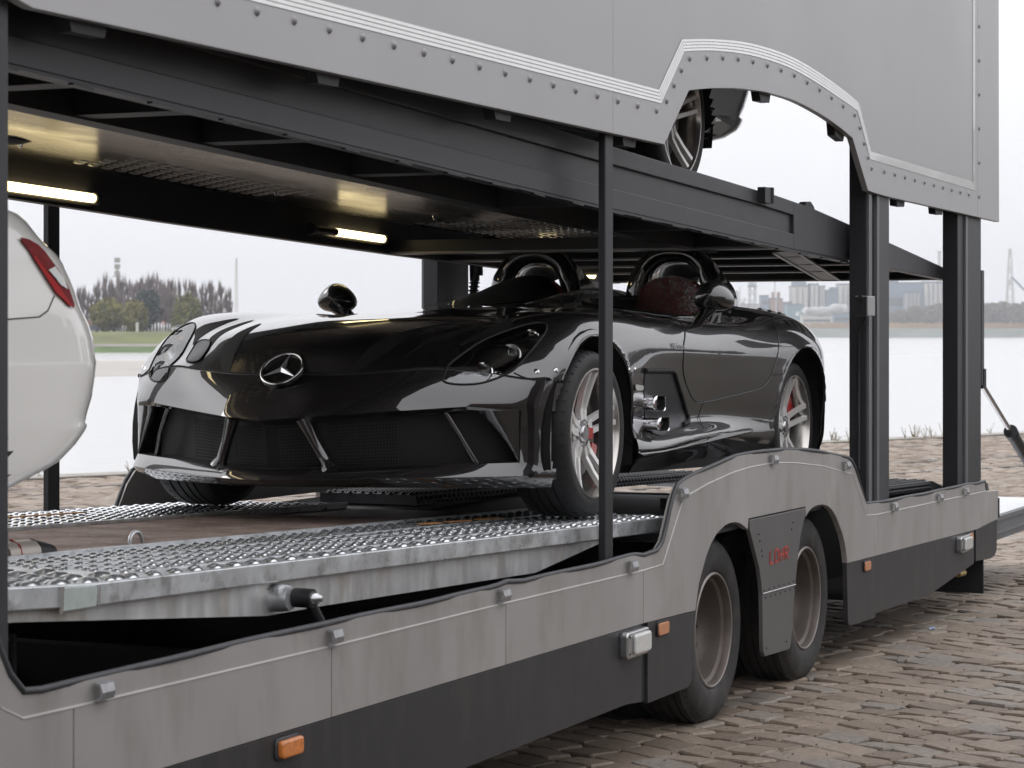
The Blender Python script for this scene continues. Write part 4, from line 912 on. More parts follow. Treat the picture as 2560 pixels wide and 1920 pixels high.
# ---------------------------------------------------------------- far industry (about 2 km away)
CONC = M('far_concrete', (0.34, 0.33, 0.33), 0.8, var=0.12, vscale=0.05, stretch=(1, 1, .3))
CONC_B = M('far_blue_cladding', (0.17, 0.22, 0.27), 0.7, var=0.12, vscale=0.05)
CONC_T = M('far_teal_cladding', (0.15, 0.24, 0.27), 0.7, var=0.15, vscale=0.05)
BRICKR = M('far_red_brick', (0.27, 0.15, 0.125), 0.85, var=0.15, vscale=0.1)
PALE = M('far_pale_cladding', (0.52, 0.50, 0.48), 0.7, var=0.08, vscale=0.05)
DKW = M('far_dark_opening', (0.08, 0.09, 0.10), 0.6)
LATT = M('far_lattice', (0.24, 0.25, 0.26), 0.6)
ZI = 2000.0
def fx(px): return (px-1280)*ZI/6000
def fz(py): return 1.645+(830-py)*ZI/6000
def building(name, label, cat, px0, px1, pytop, depth, mat, group=None, Z=ZI, bands=0, cols=0, colmat=None, top=None, base=5.2):
    X0, X1 = (px0-1280)*Z/6000, (px1-1280)*Z/6000; zt_ = 1.645+(830-pytop)*Z/6000; p = site((X0+X1)/2, Z, base); w = X1-X0; h = zt_-base
    rot = Matrix.Translation(p) @ Matrix.Rotation(CAM_YAW-R(90), 4, 'Z')      # local x to the right, y away
    t_ = thing(name, label, cat, group=group, mat=rot)
    def pt(nm, mb, m, par=t_): me = mb.mesh(nm, m); o = bpy.data.objects.new(nm, me); link(o); o.parent = par; return o
    wall = pt('wall', MB().box((-w/2, 0, 0), (w/2, depth, h)), mat)
    pt('roof', MB().box((-w/2-.3, -.3, h), (w/2+.3, depth+.3, h+.8)), DKW if mat is not PALE else CONC)
    for k in range(bands):
        z = h*(k+.6)/bands; pt('window', MB().box((-w*.44, -.25, z-h*.07/max(1, bands)*1.6), (w*.44, 0.05, z+h*.05/max(1, bands)*1.6)), DKW, wall)
    for k in range(cols):
        x = -w/2+w*(k+.5)/cols; r_ = w/cols*.42; mb = MB()
        mb.tube([(x, -r_*.3, 0), (x, -r_*.3, h*.97)], r_, 12); pt('column', mb, colmat or PALE)
    if top:
        x0, x1, hh, m2 = top; pt('penthouse', MB().box((-w/2+w*x0, 0, h), (-w/2+w*x1, depth*.8, h+hh)), m2)
    return t_
# silo building
building('silo_building', 'long blue-grey grain silo building with a row of small windows above the wood', 'building', 2150, 2310, 708, 30, CONC_B, Z=1960, bands=1, top=(0.5, 0.6, 4, CONC_B))
building('silo_block', 'tall pale silo block of upright cylinders at the right end of the silo building', 'building', 2310, 2367, 706, 26, CONC_B, Z=1958, cols=5, colmat=PALE)
building('silo_block', 'low row of pale grain cylinders in front of the long silo building', 'building', 2262, 2300, 731, 10, CONC_B, Z=1945, cols=4, colmat=CONC)
# process towers
building('process_tower', 'broad twin-shaft process tower with a blue steel top, tallest of the far plant', 'tower', 1980, 2020, 716, 22, CONC, cols=3, colmat=PALE, top=(0.1, 0.9, 5.5, CONC_B))
building('process_tower', 'pale square process tower with a dark cap right of the broad twin tower', 'tower', 2025, 2046, 711, 16, CONC_B, cols=2, colmat=PALE)
building('process_tower', 'slim plain grey shaft between the capped tower and the dark stepped block', 'tower', 2049, 2063, 716, 14, CONC)
building('plant_block', 'stepped dark grey plant block left of the post', 'building', 2066, 2096, 727, 18, CONC_B, top=(0.4, 1.0, 3, CONC_B))
building('process_tower', 'pale tower with twin shafts partly behind the black trailer post', 'tower', 2096, 2132, 711, 16, CONC, cols=3, colmat=PALE)
building('plant_block', 'low teal clad hall at the foot of the twin tower, with steam drifting past', 'building', 1968, 2010, 762, 20, CONC_T, Z=1950)
building('plant_block', 'low dark blue hall beside the post, right of the steam', 'building', 2085, 2145, 783, 16, CONC_B, Z=1920, bands=1)
building('plant_block', 'long low white shed at the water side under the plant', 'building', 2005, 2080, 789, 12, PALE, Z=1900, bands=1)
building('plant_block', 'square blue-grey block left of the brick stacks', 'building', 1903, 1922, 740, 18, CONC_B, bands=2)
building('brick_stack', 'red brick tower with a chimney stub, left of the pair', 'tower', 1925, 1940, 747, 12, BRICKR, top=(0.42, 0.72, 5.5, BRICKR))
building('brick_stack', 'red brick tower with a chimney stub, right of the pair', 'tower', 1945, 1957, 748, 12, BRICKR, top=(0.0, 0.45, 6.0, BRICKR))
building('plant_block', 'pale low building behind the rear fender of the black car', 'building', 1856, 1900, 762, 14, PALE, bands=1)
building('plant_block', 'low dark blue shed between the brick stacks and the twin tower', 'building', 1958, 1978, 757, 12, CONC_B)
def lattice_tower(px, pytop, w, label, name='lattice_mast', Z=ZI, base=5.0, cat='mast', head=None, taper=0.35, mat=None):
    X = (px-1280)*Z/6000; zt_ = 1.645+(830-pytop)*Z/6000; p = site(X, Z, base); H = zt_-base
    t_ = thing(name, label, cat, p); mb = MB(); n = max(5, int(H/(w*1.6))); W = lambda z: (w/2)*(1-(1-taper)*z/H)
    for sx_ in (-1, 1):
        for sy_ in (-1, 1): mb.bar((sx_*W(0), sy_*W(0), 0), (sx_*W(H), sy_*W(H), H), w*.10, w*.10)
    for k in range(n):
        z0, z1 = H*k/n, H*(k+1)/n
        for a, b_ in (((-1, -1), (1, -1)), ((1, -1), (1, 1)), ((1, 1), (-1, 1)), ((-1, 1), (-1, -1))):
            mb.bar((a[0]*W(z0), a[1]*W(z0), z0), (b_[0]*W(z1), b_[1]*W(z1), z1), w*.06, w*.06); mb.bar((a[0]*W(z1), a[1]*W(z1), z1), (b_[0]*W(z1), b_[1]*W(z1), z1), w*.06, w*.06)
    me = mb.mesh('lattice', mat or LATT); o = bpy.data.objects.new('lattice', me); link(o); o.parent = t_
    if head:
        mb = MB(); head(mb, H); me = mb.mesh('head', mat or LATT); o = bpy.data.objects.new('head', me); link(o); o.parent = t_
    return t_
def plat(mb, H): mb.box((-3.2, -3.2, H-5.5), (3.2, 3.2, H-4)).box((-2.4, -2.4, H-4), (2.4, 2.4, H-2.8)).tube([(0, 0, H-4), (0, 0, H)], 0.5, 6)
lattice_tower(1881, 702, 5.0, 'steel lattice tower with a wide platform near its top, left of the brick stacks', 'lattice_tower', head=plat, taper=.9, cat='tower')
def plant_frame(px0, px1, pytop, seed, label):
    X0, X1 = fx(px0), fx(px1); p = site((X0+X1)/2, ZI, 5); t_ = thing('refinery_frame', label, 'plant', mat=Matrix.Translation(p) @ Matrix.Rotation(CAM_YAW-R(90), 4, 'Z'))
    g_ = random.Random(seed); w = X1-X0; H = fz(pytop)-5; mb = MB(); mv = MB()
    for k in range(7): x = -w/2+w*k/6; mb.bar((x, 0, 0), (x, 0, H*g_.uniform(.5, 1)), .5, .5)
    for k in range(6): z = H*(k+1)/7; mb.bar((-w/2, 0, z), (w/2*g_.uniform(.3, 1), 0, z), .4, .4)
    for k in range(5): x = g_.uniform(-w/2, w/2); h = H*g_.uniform(.4, .95); mv.tube([(x, 3, 0), (x, 3, h)], g_.uniform(.7, 1.5), 8)
    for nm, m_, mt in (('frame', mb, LATT), ('vessel', mv, PALE)): me = m_.mesh(nm, mt); o = bpy.data.objects.new(nm, me); link(o); o.parent = t_
plant_frame(1818, 1850, 712, 4, 'tangle of refinery pipes and thin columns beside the wing mirror')
plant_frame(1850, 1872, 738, 9, 'low refinery pipe rack left of the platform tower')
plant_frame(2120, 2160, 720, 12, 'refinery frame hidden mostly by the black post')
def chimney(px, py, wpx, label, Z=2100, mat=PALE):
    X = (px-1280)*Z/6000; z1 = 1.645+(830-py)*Z/6000; t_ = thing('chimney', label, 'chimney', site(X, Z, 5)); r_ = wpx*Z/12000; mb = MB(); mb.tube([(0, 0, 0), (0, 0, z1-5)], [r_*1.15, r_], 14)
    me = mb.mesh('shaft', mat); o = bpy.data.objects.new('shaft', me); link(o); o.parent = t_
    mb = MB(); mb.tube([(0, 0, z1-6), (0, 0, z1-4.8)], r_*1.12, 14); me = mb.mesh('rim', CONC); o = bpy.data.objects.new('rim', me); link(o); o.parent = t_
chimney(2348, 628, 9, 'tall plain concrete chimney rising behind the sloping deck tip')
chimney(1937, 703, 3.5, 'thin white chimney behind the brick stacks')
# high mast and crane at the right edge
def cone_head(mb, H): mb.box((-2.0, -2.0, H*.55), (2.0, 2.0, H*.62)).tube([(0, 0, H*.98), (0, 0, H+1)], 1.6, 8)
lattice_tower(2525, 624, 8, 'tall pale pylon mast on the far right skyline', 'pylon', Z=2200, head=cone_head, taper=.22, mat=PALE)
t_ = thing('harbour_crane', 'blue harbour crane jib at the right edge of the skyline', 'crane', site((2590-1280)*2050/6000, 2050, 5))
mb = MB(); mb.bar((0, 0, 0), (0, 0, 22), 4, 4)
me = mb.mesh('crane_tower', CONC_B); o = bpy.data.objects.new('crane_tower', me); link(o); o.parent = t_
d = -VR*20; mb = MB(); mb.bar((0, 0, 22), (d.x, d.y, 43), 1.3, 1.6).bar((d.x, d.y, 43), (d.x*1.12, d.y*1.12, 43), 2.2, 1.0)
me = mb.mesh('jib', CONC_B); o = bpy.data.objects.new('jib', me); link(o); o.parent = t_
# telecom tower and mast on the left bank
def tele(mb, H): 
    for z in (0, 1.7, 3.3): mb.tube([(0, 0, H-4.8+z), (0, 0, H-3.6+z)], 0.75, 8)
    mb.box((-.9, -.9, H-5.1), (.9, .9, H-4.9))
t_ = thing('telecom_tower', 'slim telecom tower with a drum-shaped head above the bare poplars', 'tower', site((293-1280)*600/6000, 600, 1.7)); mb = MB(); H = 18.8
mb.tube([(0, 0, 0), (0, 0, H-2)], [0.35, 0.2], 8); me = mb.mesh('shaft', LATT); o = bpy.data.objects.new('shaft', me); link(o); o.parent = t_
mb = MB(); tele(mb, H); me = mb.mesh('antenna_head', CONC); o = bpy.data.objects.new('antenna_head', me); link(o); o.parent = t_
lattice_tower(591, 645, 1.3, 'faint lattice mast standing alone right of the poplars', 'lattice_mast', Z=900, base=0, taper=.25, mat=PALE)
# small things on the left dyke
t_ = thing('house', 'small house with a red tiled roof half hidden beyond the white car', 'house', mat=Matrix.Translation(wp(232, 540)) @ Matrix.Rotation(CAM_YAW-R(90), 4, 'Z'))
for nm, mb, mt in (('wall', MB().box((-2.4, 0, 0), (2.4, 4, 1.6)), PALE), ('roof', MB().prism([(-2.7, 1.6), (2.7, 1.6), (1.6, 2.9), (-1.6, 2.9)], -.3, 4.3), BRICKR), ('window', MB().box((-1.5, -.06, .6), (-.6, .0, 1.2)).box((.5, -.06, .6), (1.4, .0, 1.2)), DKW)):
    me = mb.mesh(nm, mt); o = bpy.data.objects.new(nm, me); link(o); o.parent = t_
t_ = thing('info_pillar', 'white pillar standing on the grass dyke between the willows', 'pillar', wp(343, 521)); me = MB().box((-.36, -.15, 0), (.36, .15, 2.1)).mesh('slab', PALE); o = bpy.data.objects.new('slab', me); link(o); o.parent = t_
me = MB().box((-.42, -.2, 2.1), (.42, .2, 2.2)).mesh('cap', CONC); o = bpy.data.objects.new('cap', me); link(o); o.parent = t_
t_ = thing('road_sign', 'round red and white road sign on a pole on the far dyke', 'sign', wp(408, 521)); 
fr = -VF
mb = MB().tube([(0, 0, 0), (0, 0, 2.0)], .05, 6); me = mb.mesh('pole', LATT); o = bpy.data.objects.new('pole', me); link(o); o.parent = t_
mb = MB(); mb.tube([tuple(fr*.03+Vector((0, 0, 2.0))), tuple(fr*.06+Vector((0, 0, 2.0)))], .40, 14); me = mb.mesh('disc', M('sign_red', (0.45, 0.06, 0.06), .5)); o = bpy.data.objects.new('disc', me); link(o); o.parent = t_
mb = MB(); mb.tube([tuple(fr*.061+Vector((0, 0, 2.0))), tuple(fr*.075+Vector((0, 0, 2.0)))], .26, 14); me = mb.mesh('centre', PALE); o = bpy.data.objects.new('centre', me); link(o); o.parent = t_
def far_car(px, Z, mat, label):
    t_ = thing('parked_car', label, 'car', mat=Matrix.Translation(site((px-1280)*Z/6000, Z, 1.7)) @ Matrix.Rotation(CAM_YAW-R(90), 4, 'Z'))
    for nm, mb, mt in (('body', MB().prism([(-2.1, .3), (2.1, .3), (2.1, .85), (1.3, .95), (.7, 1.42), (-.9, 1.42), (-1.5, .95), (-2.1, .9)], 0, 1.7), mat), ('window', MB().prism([(-1.25, .95), (1.1, .95), (.65, 1.34), (-.85, 1.34)], -.02, 0.0), DKW), ('wheel', MB().lathe([(0, 0), (.31, 0), (.31, .2)], (-1.3, -.03, .31), 'y', 12).lathe([(0, 0), (.31, 0), (.31, .2)], (1.3, -.03, .31), 'y', 12), INK)):
        me = mb.mesh(nm, mt); o = bpy.data.objects.new(nm, me); link(o); o.parent = t_
far_car(226, 524, M('far_blue_paint', (0.05, 0.06, 0.09), .4), 'dark blue car parked on the far dyke beside the red roofed house')
far_car(452, 525, M('far_white_paint', (0.5, 0.5, 0.5), .4), 'pale car parked on the far dyke under the tall green willow')

# steam drifting from the plant
mb = MB(); rr = random.Random(6)
for k in range(52):
    f = rr.random()**.8; px = 1990+f*122; py = 787-18*f-5*math.sin(f*7)+rr.uniform(-7, 5)*f; r_ = (0.9+2.4*math.sin(f*2.7))*rr.uniform(.5, 1.2)
    c = site(fx(px)*.95, ZI*.95, 1.645+(830-py)*ZI*.95/6000+rr.uniform(-1, 1))
    G = []
    for i in range(9):
        th = math.pi*i/8; G.append([c+VR*(r_*1.5*math.sin(th)*math.cos(2*math.pi*j/12)*(1+.15*rr.uniform(-1, 1)))+VF*(r_*math.sin(th)*math.sin(2*math.pi*j/12))+Vector((0, 0, r_*math.cos(th)*(1+.2*rr.uniform(-1, 1)))) for j in range(12)])
    for g_ in G: g_.append(g_[0])
    mb.grid(G)
sm_ = bpy.data.materials.new('steam'); sm_.use_nodes = True; t = sm_.node_tree; t.nodes.remove(t.nodes['Principled BSDF'])
tr_ = t.nodes.new('ShaderNodeBsdfTransparent'); df = t.nodes.new('ShaderNodeBsdfDiffuse'); df.inputs[0].default_value = (.96, .96, .96, 1); tl_ = t.nodes.new('ShaderNodeBsdfTranslucent'); tl_.inputs[0].default_value = (.96, .96, .96, 1)
a1 = t.nodes.new('ShaderNodeMixShader'); a1.inputs[0].default_value = .5; a2 = t.nodes.new('ShaderNodeMixShader'); a2.inputs[0].default_value = .16
t.links.new(df.outputs[0], a1.inputs[1]); t.links.new(tl_.outputs[0], a1.inputs[2]); t.links.new(tr_.outputs[0], a2.inputs[1]); t.links.new(a1.outputs[0], a2.inputs[2]); t.links.new(a2.outputs[0], t.nodes['Material Output'].inputs[0])
tag(part('steam', mb, sm_, None), 'white steam drifting right from the far plant', 'steam', kind='stuff')

# trees and sheds on the town side of the quay (beyond the right edge of the view; they show in the polished paint)
TOWN = M('town_foliage', (0.045, 0.048, 0.03), 0.95, var=0.3, vscale=0.3)
rr = random.Random(14)
for k in range(9):
    ang = R(-8-7.5*k+rr.uniform(-2, 2)); d = rr.uniform(75, 95); p = Vector((CAM.x+d*math.cos(ang), CAM.y+d*math.sin(ang), 0))
    tree('street_tree', p, 9, [((0, 0, 6.2), (3.6, 3.6, 2.8), 3), ((1.8, 1, 4.8), (2.6, 2.6, 2.2), 2), ((-1.6, -1, 5), (2.4, 2.4, 2), 2)], 420, 0.7, TOWN, 'dark street tree in the row along the town side of the quay', 'tree', 'street trees on the town side', BARK, 4.5, .3, 60+k)
# ---------------------------------------------------------------- haze over the river
hm = bpy.data.materials.new('haze'); hm.use_nodes = True; t = hm.node_tree; t.nodes.remove(t.nodes['Principled BSDF']); pv_ = t.nodes.new('ShaderNodeVolumePrincipled')
pv_.inputs['Color'].default_value = (0.93, 0.95, 1.0, 1); pv_.inputs['Density'].default_value = 0.00024; pv_.inputs['Anisotropy'].default_value = 0.0
t.links.new(pv_.outputs[0], t.nodes['Material Output'].inputs['Volume'])
mb = MB(); P = [site(-1900, -600), site(1900, -600), site(1900, 3600), site(-1900, 3600)]
vs_ = [(p.x, p.y, -8.2) for p in P]+[(p.x, p.y, 95) for p in P]; mb.add(vs_, [(0, 3, 2, 1), (4, 5, 6, 7), (0, 1, 5, 4), (1, 2, 6, 5), (2, 3, 7, 6), (3, 0, 4, 7)])
HAZE = tag(part('haze', mb, hm, None), kind='stuff')
# unseen brick block and red container, added for dark and red reflections in the paint
t_ = thing('added_warehouse', 'long dark brick block with loading doors, added unseen behind the view for its reflection', 'building', (-14, -26, 0))
WBR = M('dark_brick', (0.075, 0.055, 0.048), 0.85, var=0.2, vscale=1.5)
wl_ = part('wall', MB().box((-48, -38, 0), (6, -26, 8.5)), WBR, t_); part('roof', MB().prism([(-48.5, 8.5), (6.5, 8.5), (6.5, 8.8), (-48.5, 8.8)], -38.4, -25.6), M('slate', (.06, .06, .065), .8), t_)
for k in range(9):
    x = -45+5.8*k; part('door', MB().box((x, -25.95, 0), (x+3, -25.9, 3.4)), DKW, wl_); part('window', MB().box((x+.5, -25.95, 5), (x+2.5, -25.9, 6.6)), DKW, wl_)
t_ = thing('added_container', 'red ribbed container added unseen on the town side for its red reflection', 'container', (-16, -13, 0))
mb = MB(); ct_ = [(-19+.15*k, -13+(.04 if k % 2 else 0)) for k in range(41)]
mb.grid([[Vector((x, y, .15)) for x, y in ct_], [Vector((x, y, 2.6)) for x, y in ct_]], False).box((-19, -15.4, .15), (-13, -13.02, 2.55)); part('body', mb, M('container_red', (0.33, 0.02, 0.025), .5, var=.15, vscale=2), t_)
part('frame', MB().box((-19.1, -12.97, .05), (-12.9, -12.93, .2)).box((-19.1, -12.97, 2.5), (-12.9, -12.93, 2.66)), M('container_frame', (0.22, 0.015, 0.02), .5), t_)
# ================================================================= black roadster: body surface (car frame: x back from the front axle, y half width, z up)
ROWS = [
 [(-.845,0,0.556),(-.815,.20,0.553),(-.765,.42,0.568),(-.705,.56,0.580),(-.600,.72,.566),(-.490,.85,.543),(-.420,0.916,.545),(-.405,0.920,.50),(-.40,0.920,.42),(-.40,0.920,.33),(-.40,0.920,.25),(-.40,0.910,.17)],
 [(-0.730,0,0.652),(-0.715,.20,0.650),(-0.668,.42,0.639),(-0.610,.56,0.627),(-0.522,.72,0.618),(-.410,.85,.624),(-.350,0.926,.600),(-.335,0.936,.53),(-.33,0.938,.43),(-.33,0.938,.34),(-.33,0.938,.25),(-.33,0.920,.17)],
 [(-0.570,0,0.718),(-0.558,.20,0.717),(-0.518,.42,0.708),(-0.472,.56,0.698),(-0.400,.72,0.698),(-.300,.85,.705),(-.255,.932,.655),(-.245,0.952,.56),(-.24,0.958,.45),(-.24,0.956,.35),(-.24,0.954,.26),(-.24,.94,.17)],
 [(-0.290,0,0.768),(-0.282,.20,0.768),(-0.262,.42,0.761),(-0.235,.56,0.755),(-0.200,.72,0.774),(-.150,.855,.765),(-.125,.937,.695),(-.12,.966,.58),(-.12,.972,.46),(-.12,.968,.36),(-.12,.966,.26),(-.12,.94,.17)],
 [(.00,0,0.798),(.00,.20,0.797),(.00,.42,0.791),(.01,.56,0.788),(0.020,0.740,0.812),(0.030,0.890,0.794),(.03,.940,.715),(.03,.968,.59),(.03,.972,.46),(.03,.968,.36),(.03,.966,.26),(.03,.94,.17)],
 [(.35,0,0.831),(.35,.20,0.826),(.35,.42,0.816),(.35,.56,0.812),(0.350,0.740,0.830),(0.350,0.890,0.806),(.35,.943,.722),(.35,.962,.60),(.35,.955,.47),(.35,.945,.36),(.35,.968,.255),(.35,.93,.17)],
 [(.70,0,0.860),(.70,.20,0.852),(.70,.42,0.834),(.70,.565,0.822),(0.700,0.730,0.833),(0.700,0.885,0.801),(.70,.943,.705),(.70,.945,.60),(.70,.925,.47),(.70,.905,.355),(.70,.975,.262),(.70,.90,.165)],
 [(1.10,0,.884),(1.10,.20,.878),(1.10,.42,.856),(1.10,.57,.828),(1.100,0.730,0.832),(1.100,0.880,0.803),(1.10,.940,.700),(1.10,.935,.60),(1.10,.915,.475),(1.10,.90,.37),(1.10,.968,.292),(1.10,.88,.18)],
 [(1.50,0,.902),(1.50,.20,.896),(1.50,.42,.872),(1.50,.575,.842),(1.500,0.740,0.829),(1.500,0.880,0.800),(1.50,.936,.697),(1.50,.930,.60),(1.50,.913,.48),(1.50,.90,.385),(1.50,.942,.302),(1.50,.87,.185)],
 [(1.90,0,.932),(1.90,.20,.92),(1.90,.42,.887),(1.90,.59,.852),(1.900,0.755,0.838),(1.900,0.890,0.806),(1.90,.942,.705),(1.90,.942,.61),(1.90,.93,.48),(1.90,.917,.385),(1.90,.932,.292),(1.90,.87,.18)],
 [(2.30,0,.966),(2.30,.20,.955),(2.30,.42,.925),(2.30,.58,.888),(2.30,.735,.868),(2.30,.87,.835),(2.30,.957,.735),(2.30,.968,.62),(2.30,.963,.48),(2.30,.953,.38),(2.30,.953,.28),(2.30,.90,.18)],
 [(2.70,0,.984),(2.70,.20,.979),(2.70,.42,.962),(2.70,.57,.938),(2.70,.73,.914),(2.70,.88,.872),(2.70,.975,.765),(2.70,.995,.635),(2.70,.995,.48),(2.70,.985,.37),(2.70,.975,.27),(2.70,.93,.18)],
 [(3.05,0,.962),(3.05,.20,.957),(3.05,.42,.942),(3.05,.57,.926),(3.05,.72,.902),(3.05,.86,.853),(3.05,.952,.755),(3.05,.975,.635),(3.05,.975,.48),(3.05,.965,.37),(3.05,.955,.27),(3.05,.92,.18)],
 [(3.34,0,.91),(3.34,.20,.905),(3.34,.40,.89),(3.34,.53,.872),(3.34,.66,.845),(3.30,.78,.79),(3.27,.855,.71),(3.26,.88,.61),(3.26,.88,.48),(3.26,.87,.37),(3.26,.86,.27),(3.26,.82,.19)],
 [(3.55,0,.850),(3.55,.20,.846),(3.54,.36,.835),(3.52,.48,.815),(3.50,.59,.785),(3.47,.68,.735),(3.44,.74,.67),(3.43,.765,.59),(3.43,.76,.47),(3.43,.75,.37),(3.43,.74,.28),(3.43,.70,.22)],
 [(3.66,0,.76),(3.66,.20,.756),(3.65,.34,.75),(3.63,.45,.738),(3.61,.55,.715),(3.58,.62,.68),(3.56,.66,.63),(3.55,.675,.56),(3.55,.67,.46),(3.55,.66,.38),(3.55,.65,.31),(3.55,.60,.26)],
]
CP = np.array(ROWS, float)
def crom(P, t, axis):
    """Catmull-Rom sampling of control array P along an axis at parameters t (0..n-1)"""
    P = np.moveaxis(P, axis, 0); n = P.shape[0]; t = np.clip(np.asarray(t, float), 0, n-1-1e-9); i = t.astype(int); f = (t-i).reshape((-1,)+(1,)*(P.ndim-1))
    g_ = lambda k: P[np.clip(k, 0, n-1)]
    p0, p1, p2, p3 = g_(i-1), g_(i), g_(i+1), g_(i+2)
    p0 = np.where((i-1 < 0).reshape(f.shape), 2*p1-p2, p0); p3 = np.where((i+2 > n-1).reshape(f.shape), 2*p2-p1, p3)
    r_ = 0.5*((2*p1)+(-p0+p2)*f+(2*p0-5*p1+4*p2-p3)*f*f+(-p0+3*p1-3*p2+p3)*f**3)
    return np.moveaxis(r_, 0, axis)
NS, NT = 136, 78
SS = np.linspace(0, CP.shape[0]-1, NS); TT = np.linspace(0, CP.shape[1]-1, NT)
SURF = crom(crom(CP, SS, 0), TT, 1)                     # [NS, NT, 3]
SURF[:, 0, 1] = 0
# smooth the net a little along its length
for _ in range(2):
    S2_ = SURF.copy(); S2_[1:-1] = 0.25*SURF[:-2]+0.5*SURF[1:-1]+0.25*SURF[2:]; SURF = S2_
SURF[:, 0, 1] = 0
def arch_f(x, z): return ((x)/0.408)**2+((z-0.305)/0.412)**2
def arch_r(x, z): return ((x-2.70)/0.425)**2+((z-0.305)/0.425)**2
CK = (2.06, 0.375, 0.43, 0.275)
def ck_f(x, y): return ((x-CK[0])/CK[2])**2+((y-CK[1])/CK[3])**2
# front fascia: plan curve and rows of (z, forward offset)
PLAN = np.array([(0,-1.0),(.10,-.988),(.165,-.976),(.20,-.960),(.30,-.906),(.40,-.848),(.50,-.788),(.60,-.725),(.70,-.658),(.775,-.600),(.835,-.542),(.88,-.482),(.905,-.428),(.922,-.372),(.935,-.312),(.945,-.24)])
def fascia(nu=70):
    t = np.linspace(0, len(PLAN)-1, nu); pl_ = crom(PLAN, t, 0); pl_[0, 0] = 0
    r0 = SURF[0]; k = np.argmax(r0[:, 1]); yy = r0[:k+1, 1]; rows = []
    for (y, x) in pl_:
        s = min(1.0, y/0.92); c = (1-s*s)
        yt = y*1.003
        xt = np.interp(yt, yy, r0[:k+1, 0]); zt_ = np.interp(yt, yy, r0[:k+1, 2])
        xt = max(xt, x+0.004) if y > .86 else xt
        gt = 0.366+0.060*min(1, s*1.35)-0.02*max(0, s-.75)*4*.0
        pr = [(x+0.05, y*.97, .128), (x-0.004, y, .140+.018*s), (x-0.020, y*1.005, .152+.026*s), (x-0.010, y, .166+.034*s), (x+0.035*c, y*(1-.02*c), .192+.036*s),
              (x+0.015*c, y, gt-.006), (x-0.028*c, y, gt+.008), (x-0.020*c, y, gt+.022)]
        # upper face leaning back to the gap line
        xa, za = x-0.020*c, gt+.022
        for f in (.2, .4, .6, .8, 1.0):
            bul = math.sin(math.pi*f)*(0.008*c+0.004)
            pr.append((xa+(xt-xa)*f-bul*.7, y+(yt-y)*f, za+(zt_-0.004-za)*f+bul*.45))
        rows.append(pr)
    return np.array(rows)
from mathutils.bvhtree import BVHTree
PAINT = M('black_car_paint', (0.020, 0.0175, 0.0185), 0.38, 0.55, coat=1.0, coat_rough=0.012, coat_ior=1.9, spec=0.2)
SATIN = M('satin_dark_grey', (0.030, 0.031, 0.036), 0.40, 0.1)
CARBLK = M('car_inner_black', (0.005, 0.005, 0.005), 0.7)
GAP = M('panel_gap', (0.002, 0.002, 0.002), 0.6)
EDGEL = M('gap_edge_glint', (0.10, 0.10, 0.11), 0.2, coat=1.0)
GRILLE = M('black_grille_mesh', (0.010, 0.010, 0.010), 0.5, spec=0.3)
ALLOY = M('silver_alloy', (0.78, 0.77, 0.75), 0.34, 0.35)
ALLOYD = M('alloy_barrel', (0.60, 0.57, 0.54), 0.2, 0.85)
CTYRE = M('car_tyre', (0.018, 0.018, 0.019), 0.62, var=0.15, vscale=10)
CALIPER = M('red_caliper', (0.42, 0.012, 0.010), 0.35, coat=0.6)
DISC = M('brake_disc', (0.10, 0.095, 0.09), 0.35, 0.7)
REDL = M('red_leather', (0.40, 0.022, 0.022), 0.38, coat=0.5, coat_rough=0.12, bump=0.25, bscale=14)
SILVERP = M('silver_paint_fitting', (0.55, 0.55, 0.56), 0.3, 0.7)
def glass_mat(name, tint=(0.9, 0.92, 0.95), ior=1.5):
    m = bpy.data.materials.new(name); m.use_nodes = True; t = m.node_tree; t.nodes.remove(t.nodes['Principled BSDF'])
    tr = t.nodes.new('ShaderNodeBsdfTransparent'); tr.inputs[0].default_value = (*tint, 1); gl = t.nodes.new('ShaderNodeBsdfGlossy'); gl.inputs['Roughness'].default_value = 0.01
    fr = t.nodes.new('ShaderNodeFresnel'); fr.inputs[0].default_value = ior; mx_ = t.nodes.new('ShaderNodeMixShader')
    t.links.new(fr.outputs[0], mx_.inputs[0]); t.links.new(tr.outputs[0], mx_.inputs[1]); t.links.new(gl.outputs[0], mx_.inputs[2]); t.links.new(mx_.outputs[0], t.nodes['Material Output'].inputs[0]); return m
LENS = glass_mat('clear_lamp_cover', (0.93, 0.94, 0.95), 1.62)
SCREEN = glass_mat('clear_screen', (0.86, 0.89, 0.89), 1.5)

AL = R(1.53)
CARM = Matrix.Translation(Vector((-.815, 1.16, 1.2435))) @ Matrix.Rotation(AL, 4, 'Y') @ Matrix.Translation((0, 0, -.33))
CAR = thing('roadster', 'low black open two-seat roadster with twin roll hoops on the lower deck', 'sports car', mat=CARM)
ROOT['__car'] = None
def cpart(name, mb, mat, parent=CAR, label=None, autos=None, bevel=0, kind=None):
    me = mb.mesh(name, mat); o = bpy.data.objects.new(name, me); link(o); o.parent = parent
    if label: o['label'] = label
    if kind: o['kind'] = kind
    if autos is not None: me.set_sharp_from_angle(angle=R(autos))
    if bevel: md = o.modifiers.new('bevel', 'BEVEL'); md.width = bevel; md.segments = 2; md.limit_method = 'ANGLE'
    return o
FA = fascia()
def full_bvh():
    V = []; F = []
    for m in (1, -1):
        for A in (SURF, FA):
            a, b_ = A.shape[:2]; n = len(V); V += [(p[0], p[1]*m, p[2]) for p in A.reshape(-1, 3)]
            F += [(n+i*b_+j, n+i*b_+j+1, n+(i+1)*b_+j+1, n+(i+1)*b_+j) for i in range(a-1) for j in range(b_-1)]
    return BVHTree.FromPolygons(V, F)
BV = full_bvh()
